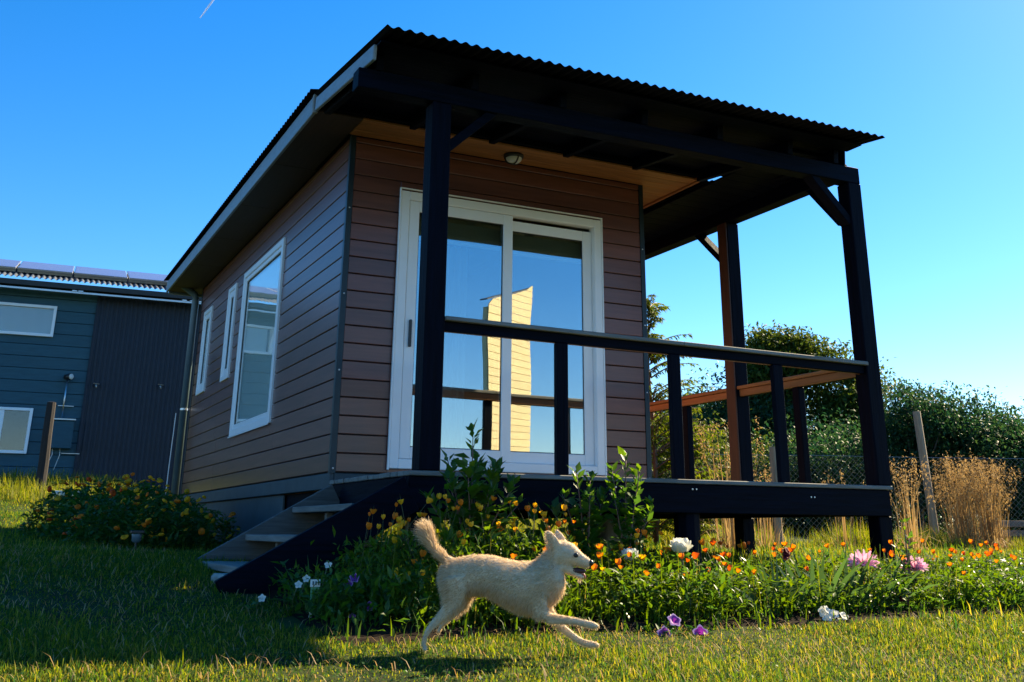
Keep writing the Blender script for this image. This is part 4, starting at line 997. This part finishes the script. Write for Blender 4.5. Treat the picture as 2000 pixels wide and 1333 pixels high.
MB().tube([(1.93, -2.35, gz1(1.93, -2.35)-.01), (1.93, -2.35, gz1(1.93, -2.35)+.28)], .003, 5).put('stem', M['twig'], e, True)
def fan(x, y, n, h, label, spread=.5, w=.022, mat='sword'):
    e = empty('sword_leaf_plant', (x, y, gz1(x, y)), label, 'plant')
    a = np.linspace(-spread, spread, n)+rng.normal(0, .08, n)
    for i in range(n):
        L = h*rng.uniform(.72, 1.1); V = []; b0 = np.array([a[i]*.10, rng.normal(0, .02), -.02])
        for t in np.linspace(0, 1, 6):
            th = a[i]*(.7+.5*t); q = b0+L*t*np.array([math.sin(th), .05*math.sin(t*2+i), math.cos(th)]); wd = w*.5*(1-t**2.2)*(.6+.8*t if t < .5 else 1)
            sv = np.array([math.cos(th), .25, -math.sin(th)]); V += [q-sv*wd, q+sv*wd+np.array([0, .004, 0])]
        F = [(2*k, 2*k+1, 2*k+3, 2*k+2) for k in range(5)]
        link('leaf', mesh('leaf', V, F, M[mat]), e, (0, 0, 0)).rotation_euler = (0, 0, -.46+rng.uniform(-.5, .5))
    return e
fan(1.72, -2.5, 9, .34, 'sword leaf fan at the left of the white flower cluster', .7, .03)
fan(2.0, -2.48, 11, .36, 'broad sword leaf fan right behind the white flower cluster', .7, .034)
fan(2.25, -2.45, 11, .38, 'sword leaf fan with bright edges under the left pink lily', .8, .034)
fan(2.52, -2.42, 9, .36, 'sword leaf fan leaning towards the red spike', .9, .03)
fan(2.85, -2.3, 8, .34, 'upright sword leaves below the right pink lily', .4, .022)
fan(-.30, -2.15, 8, .30, 'thin grey green leaf tuft in the shade left of the dog', .5, .012)
fan(-.62, -1.95, 8, .26, 'dark grassy tuft behind the plant label', .5, .012)
# broad-leaf seedling with label
e = empty('broad_leaf_seedling', (-.62, -2.2, gz1(-.62, -2.2)), 'broad cabbage-like green seedling beside the plant label', 'plant')
for k, (az, el, L) in enumerate(((2.6, 1.25, .15), (.4, 1.05, .17), (-.2, .8, .14), (1.6, 1.3, .16), (-1.0, .5, .09), (3.3, .9, .12))):
    V = []; F = []; d = np.array([math.cos(az)*math.cos(el), math.sin(az)*math.cos(el)*.4, math.sin(el)]); sd_ = np.array([-math.sin(az)*.3+.9, .25, 0.]); sd_ /= np.linalg.norm(sd_)
    for i in range(7):
        t = i/6; wd = .062*math.sin(math.pi*min(1, .08+.8*t**1.3))
        for j in (-1, -.5, 0, .5, 1): V.append(d*L*t+sd_*wd*j+np.array([0, -.018*abs(j)*t, -.006*abs(j)]))
    for i in range(6):
        for j in range(4): a = i*5+j; F.append((a, a+1, a+6, a+5))
    link('leaf', mesh('leaf', V, F, M['sword'], True), e, (0, 0, 0))
e = empty('plant_label', (-.69, -2.2, gz1(-.69, -2.2)), 'small white plastic plant label on a pale stake near the stair', 'label')
M['tagw'] = surf('label_white', (.72, .76, .72), .5, .05); M['taggreen'] = surf('label_green', (.10, .33, .17), .5, .1)
b = gz1(-.69, -2.2)
MB().beam((-.705, -2.2, b-.05), (-.688, -2.2, -.575), .012, .004, .001, (0, 1, 0)).put('stake', M['tagw'], e)
MB().box(-.705, -.667, -2.206, -2.202, -.625, -.567, .001).put('stripe', M['taggreen'], e)
MB().box(-.709, -.663, -2.206, -2.202, -.566, -.534, .001).put('tag_head', M['tagw'], e)
for k in range(3): MB().box(-.700+k*.013, -.693+k*.013, -2.2075, -2.2062, -.558, -.542, .0003).put('mark', M['pipe'], e)
# solar garden lights
for (x, y, zt, lab) in ((-1.18, .2, -.33, 'small clear solar stake light in front of the marigolds'), (3.12, -2.2, -.70, 'small black solar stake light in the right of the bed')):
    b = gz1(x, y); e = empty('solar_light', (x, y, b), lab, 'garden light')
    MB().tube([(x, y, b-.05), (x, y, zt-.07)], .007, 8).put('stake', M['black'], e)
    MB().lathe((x, y, zt-.075), [(.012, 0), (.028, .01), (.032, .05), (.03, .055)], 12).put('lens', M['pipe'], e, True)
    MB().box(x-.04, x+.04, y-.04, y+.04, zt-.018, zt, .004).put('cap', M['black'], e)
# low weeds at the bed's edges and under the steps
N = 3600; x = rng.uniform(-.75, 5.4, N); y = rng.uniform(-2.74, -1.45, N); k = (rng.uniform(0, 1, N) < .75); x = x[k]; y = y[k]; n = len(x)
a = blades(x, y, gz(x, y), rng.uniform(.03, .14, n), rng.uniform(.005, .012, n), rng.uniform(0, 6.28, n), np.abs(rng.normal(.5, .3, n)), .7)
def weedmass(n2, zmax, sz, ph, mat, nm, lab, extra=None):
    x = rng.uniform(-.75, 5.4, n2); y = rng.uniform(-2.64, -1.6, n2); cl = np.sin(x*4.3+ph)*np.sin(y*7.1+ph*2+x)+.6*np.sin(x*11+ph*3)*np.sin(y*13)
    k = rng.uniform(-.9, 1.1, n2) < cl; x = x[k]; y = y[k]; cl = np.clip(cl[k], 0, 1.4); m_ = len(x)
    c = np.stack([x, y, gz(x, y)+rng.uniform(.01, 1, m_)**.7*zmax*(.35+.65*cl)*np.where(x < 1.4, 1.2, .85)], -1); d = unit(m_); d[:, 2] = np.abs(d[:, 2])
    tag(link(nm, mesh(nm, *cat([leaves(c, d, rng.uniform(.5, 1.3, m_)*sz, .40)]+([extra] if extra else [])), mat)), lab, 'weeds', None, 'stuff')
weedmass(22000, .26, .036, .7, M['poppyleaf'], 'bed_weeds', 'low green weeds filling the flower bed', a)
weedmass(16000, .22, .055, 2.9, M['shrubleaf'], 'bed_leaves', 'darker broad leaves between the poppies in the flower bed')
n = 420; x = rng.uniform(-.3, 5.2, n); y = rng.uniform(-2.6, -1.7, n)
v1 = blades(x, y, gz(x, y), rng.uniform(.18, .40, n), rng.uniform(.003, .007, n), rng.uniform(0, 6.28, n), np.abs(rng.normal(.2, .15, n)), 1.2)
tag(link('bed_stalks', mesh('bed_stalks', *v1, M['tallgrass'])), 'thin pale seed stalks standing in the flower bed', 'weeds', None, 'stuff')

# ------------------------------------------------------------------ the dog
RH = np.array([.894012, -.448042, 0]); FH = np.array([.448042, .894012, 0]); DP = np.array([-.41, -2.95, gz1(-.41, -2.95)+.004])
def dg(zx, zy, lat=0.0): return np.array([(zx-288)/1953-.018, lat, (1124-zy)/2072+.0075])     # local: x forward, y away from camera, z up
def loft(mb, secs, n=14):
    """secs: (centre, axis-perp in sagittal plane, lateral half, sagittal half)"""
    V = []; F = []
    for c, nrm, hl, hs in secs:
        for k in range(n):
            a = 2*math.pi*k/n; V.append(c+nrm*hs*math.cos(a)+np.array([0, 1, 0])*hl*math.sin(a))
    for i in range(len(secs)-1):
        for k in range(n): F.append((i*n+k, i*n+(k+1) % n, (i+1)*n+(k+1) % n, (i+1)*n+k))
    F += [tuple(range(n))[::-1], tuple(range((len(secs)-1)*n, len(secs)*n))]
    mb.add(V, F)
def limb(mb, pts, lat, flat=.8):
    P = [dg(p[0], p[1], lat if len(p) < 4 else p[3]) for p in pts]; S = []
    for i, p in enumerate(P):
        d = P[min(i+1, len(P)-1)]-P[max(0, i-1)]; d[1] = 0; d /= np.linalg.norm(d); nrm = np.array([-d[2], 0, d[0]]); r = pts[i][2]*.90/2010
        S.append((p, nrm, r*flat, r))
    loft(mb, S)
bm_ = MB()
tor = [(395, 500, 620, .030), (430, 445, 700, .052), (500, 408, 735, .066), (600, 388, 720, .070), (700, 378, 705, .068), (800, 385, 735, .070), (900, 408, 795, .077), (1000, 428, 845, .083),
       (1100, 430, 868, .086), (1180, 410, 850, .080), (1260, 400, 800, .070), (1330, 460, 735, .052), (1372, 540, 670, .030)]
loft(bm_, [(dg(x, (a+b)/2), np.array([0, 0, 1.0]), w, (b-a-26)/2/2072) for x, a, b, w in tor], 18)
limb(bm_, [(1160, 570, 118), (1220, 490, 100), (1275, 420, 88), (1320, 378, 84)], 0, .82)       # neck
limb(bm_, [(1245, 355, 60), (1300, 362, 98), (1360, 372, 112), (1415, 382, 102), (1460, 406, 78), (1510, 432, 58), (1555, 452, 50), (1578, 460, 40)], 0, .78)  # skull and muzzle
limb(bm_, [(1350, 460, 60), (1400, 498, 44), (1450, 530, 30), (1500, 556, 25), (1530, 570, 18)], 0, 1.0)  # lower jaw
limb(bm_, [(470, 455, 44), (410, 425, 42), (350, 375, 40), (300, 315, 42), (268, 250, 58), (258, 200, 58), (262, 165, 36)], 0, .75)   # tail
limb(bm_, [(500, 560, 125), (515, 660, 112), (500, 760, 84), (440, 840, 58), (370, 910, 43), (315, 965, 33), (288, 1020, 27), (278, 1070, 25), (280, 1105, 26), (300, 1122, 20)], -.048, .62)
limb(bm_, [(560, 580, 100), (590, 690, 84), (560, 790, 54), (480, 870, 38), (415, 930, 28), (385, 970, 22), (376, 1005, 20), (388, 1024, 15)], .048, .65)
limb(bm_, [(1130, 600, 110), (1160, 730, 92), (1190, 840, 64), (1260, 885, 47), (1360, 890, 38), (1450, 900, 32), (1530, 918, 33), (1590, 930, 34), (1625, 935, 22)], -.055, .72)
limb(bm_, [(1180, 700, 90), (1240, 850, 62), (1310, 930, 44), (1380, 985, 36), (1450, 1040, 32), (1520, 1080, 31), (1590, 1095, 33), (1640, 1098, 22)], .052, .75)
for lat, base, tip, w in ((-.030, (1292, 300), (1238, 205), 30), (.028, (1350, 290), (1318, 196), 26)):
    a = dg(*base, lat); t = dg(tip[0]-6, tip[1]-14, lat*1.5); mid = (a+t)/2; d = (t-a)/np.linalg.norm(t-a); nr = np.array([-d[2], 0, d[0]])
    loft(bm_, [(a-d*.02, nr, .010, .026), (a+d*.008, nr, .009, .027), (mid, nr, .008, .023), (t-d*.010, nr, .006, .013), (t, nr, .004, .005)], 10)
for (px_, py_, lat, dx_, dy_) in ((1625, 935, -.055, 1, .25), (1640, 1098, .052, 1, .1), (300, 1122, -.048, .8, .35)):
    for q in (-1.2, -.4, .4, 1.2):
        limb(bm_, [(px_-22*dx_, py_-10*dy_, 15, lat+q*.0085), (px_-4*dx_, py_+2*dy_, 15, lat+q*.009), (px_+14*dx_, py_+12*dy_, 9, lat+q*.0095)], lat, .7)
M['fur'] = surf('dog_fur', (.58, .44, .28), .8, .18, 9, (1, 1, 2.5), .3, col2=(.66, .54, .39))
dog = empty('dog', tuple(DP), 'cream shaggy dog leaping to the right across the lawn with open mouth', 'dog', None, math.atan2(RH[1], RH[0]))
tmp = link('dog_tmp', bm_.me('dog_tmp', M['fur']))
rm = tmp.modifiers.new('r', 'REMESH'); rm.mode = 'VOXEL'; rm.voxel_size = .0055
sm_ = tmp.modifiers.new('s', 'SMOOTH'); sm_.factor = .6; sm_.iterations = 9
bpy.context.view_layer.update(); dgp = bpy.context.evaluated_depsgraph_get()
bme = bpy.data.meshes.new_from_object(tmp.evaluated_get(dgp)); bme.name = 'body'; bpy.data.objects.remove(tmp)
bme.polygons.foreach_set('use_smooth', np.ones(len(bme.polygons), bool))
if not bme.materials: bme.materials.append(M['fur'])
body = link('body', bme, dog, (0, 0, 0))
# coat
nv = len(bme.vertices); co = np.empty(nv*3, np.float32); bme.vertices.foreach_get('co', co); co = co.reshape(-1, 3)
no = np.empty(nv*3, np.float32); bme.vertices.foreach_get('normal', no); no = no.reshape(-1, 3)
np_ = len(bme.polygons); ctr = np.empty(np_*3, np.float32); bme.polygons.foreach_get('center', ctr); ctr = ctr.reshape(-1, 3)
pn = np.empty(np_*3, np.float32); bme.polygons.foreach_get('normal', pn); pn = pn.reshape(-1, 3)
ar = np.empty(np_, np.float32); bme.polygons.foreach_get('area', ar)
NF = 60000; ix = rng.choice(np_, NF, p=ar/ar.sum()); c = ctr[ix]+rng.normal(0, .002, (NF, 3)); nn = pn[ix]
X = c[:, 0]; Z = c[:, 2]
def zxx(v): return (v-288)/1953-.018
def zyy(v): return (1124-v)/2072+.0075
ln = np.full(NF, .0105)
istail = (X < zxx(430)) & (Z > zyy(470)); ishead = (X > zxx(1300)) & (Z > zyy(570)); isleg = (Z < zyy(880)) | ((X < zxx(440)) & (Z < zyy(800)))
ln[istail] = np.where(Z[istail] > zyy(330), .046, .026); ln[ishead] = .005; ln[isleg] = .006
belly = (~istail & ~ishead & ~isleg) & (nn[:, 2] < -.3); ln[belly] = .018
neckf = (X > zxx(1130)) & (X < zxx(1330)) & (Z > zyy(700)) & ~ishead; ln[neckf] = .015
rumpf = (X < zxx(470)) & (Z > zyy(760)) & ~istail; ln[rumpf] = .024
ln *= rng.uniform(.55, 1.25, NF)
comb = np.tile([-1.0, 0, -.35], (NF, 1)); comb[istail] = np.array([-.75, 0, 1.0]); comb[isleg] = np.array([-.5, 0, -.6]); comb[ishead] = np.array([-1, 0, -.1]); comb[belly] = np.array([-.6, 0, -.9])
d = nn*np.where(istail, .42, .5)[:, None]+comb*.75+rng.normal(0, .2, (NF, 3)); d -= nn*np.minimum(0, (d*nn).sum(1)-.12)[:, None]*1.0; d /= np.linalg.norm(d, axis=1)[:, None]
sd_ = np.cross(d, nn+rng.normal(0, .3, (NF, 3))); sd_ /= np.linalg.norm(sd_, axis=1)[:, None]+1e-9
w = .0007; dr = np.array([0, 0, -1.0])*(ln*.18)[:, None]
V = np.stack([c-sd_*w, c+sd_*w, c+d*(ln*.6)[:, None]+sd_*w*.7, c+d*(ln*.6)[:, None]-sd_*w*.7, c+d*ln[:, None]+dr], 1).reshape(-1, 3)
i = np.arange(NF)[:, None]*5
T = np.stack([np.concatenate([i, i+1, i+2], 1), np.concatenate([i, i+2, i+3], 1), np.concatenate([i+3, i+2, i+4], 1)], 1).reshape(-1, 3)
M['hair'] = leafmat('dog_hair', [(.60, .45, .26), (.72, .57, .37), (.82, .71, .54), (.46, .31, .17), (.76, .63, .45), (.66, .50, .30)], .7, .5, .2, 1.2)
tag(link('coat', mesh('coat', V, T, M['hair']), body, (0, 0, 0)), None, None, None, 'stuff')
M['nose'] = surf('dog_nose', (.012, .010, .010), .3, .1); M['tongue'] = surf('dog_tongue', (.45, .12, .11), .4, .15); M['mouth'] = surf('dog_mouth', (.05, .012, .012), .5, .2)
def blob(name, c, r, mat, parent):
    mb = MB(); prof = [(math.sin(t)*1.0, -math.cos(t)) for t in np.linspace(.02, math.pi-.02, 8)]
    V = []
    mb.lathe((0, 0, 0), prof, 12); mb.v = [tuple(np.array(v)*np.array(r)+c) for v in mb.v]
    return mb.put(name, mat, parent, True, (0, 0, 0))
blob('nose', dg(1580, 450), (.015, .014, .0135), M['nose'], body)
for lat in (-.0385, .0385): blob('eye', dg(1462, 388, lat), (.0105, .006, .009), M['nose'], body)
blob('mouth', dg(1462, 514), (.044, .0135, .013), M['mouth'], body).rotation_euler = (0, 0, 0)
mb = MB()
for k, (zx, zy, r) in enumerate(((1440, 515, 12), (1490, 522, 15), (1522, 530, 13), (1540, 552, 9))): pass
limb(mb, [(1440, 518, 9), (1490, 524, 10), (1522, 534, 10), (1538, 556, 8), (1540, 580, 5)], 0, 1.5); mb.put('tongue', M['tongue'], body, True, (0, 0, 0))

# ------------------------------------------------------------------ contrail high in the sky
def sky_pt(u, v, d): return CAM+(AF+AR*(u-1025.46)/2023.185-AU*(v-340.26)/2023.185)*d
mcon, t_, b_ = _nodes('contrail_ice')
tp_ = t_.nodes.new('ShaderNodeBsdfTransparent'); mx_ = t_.nodes.new('ShaderNodeMixShader'); mx_.inputs[0].default_value = .35
b_.inputs['Base Color'].default_value = (.9, .9, .9, 1); b_.inputs['Roughness'].default_value = 1
t_.links.new(tp_.outputs[0], mx_.inputs[1]); t_.links.new(b_.outputs[0], mx_.inputs[2]); t_.links.new(mx_.outputs[0], t_.nodes['Material Output'].inputs['Surface'])
a, b = sky_pt(425, -12, 9000), sky_pt(391, 36, 9000)
o = MB().tube([a, a*.5+b*.5, b], [9.0, 8, 4], 10).put('contrail', mcon, None, True)
tag(o, 'short white contrail high in the blue sky at the top left', 'contrail')
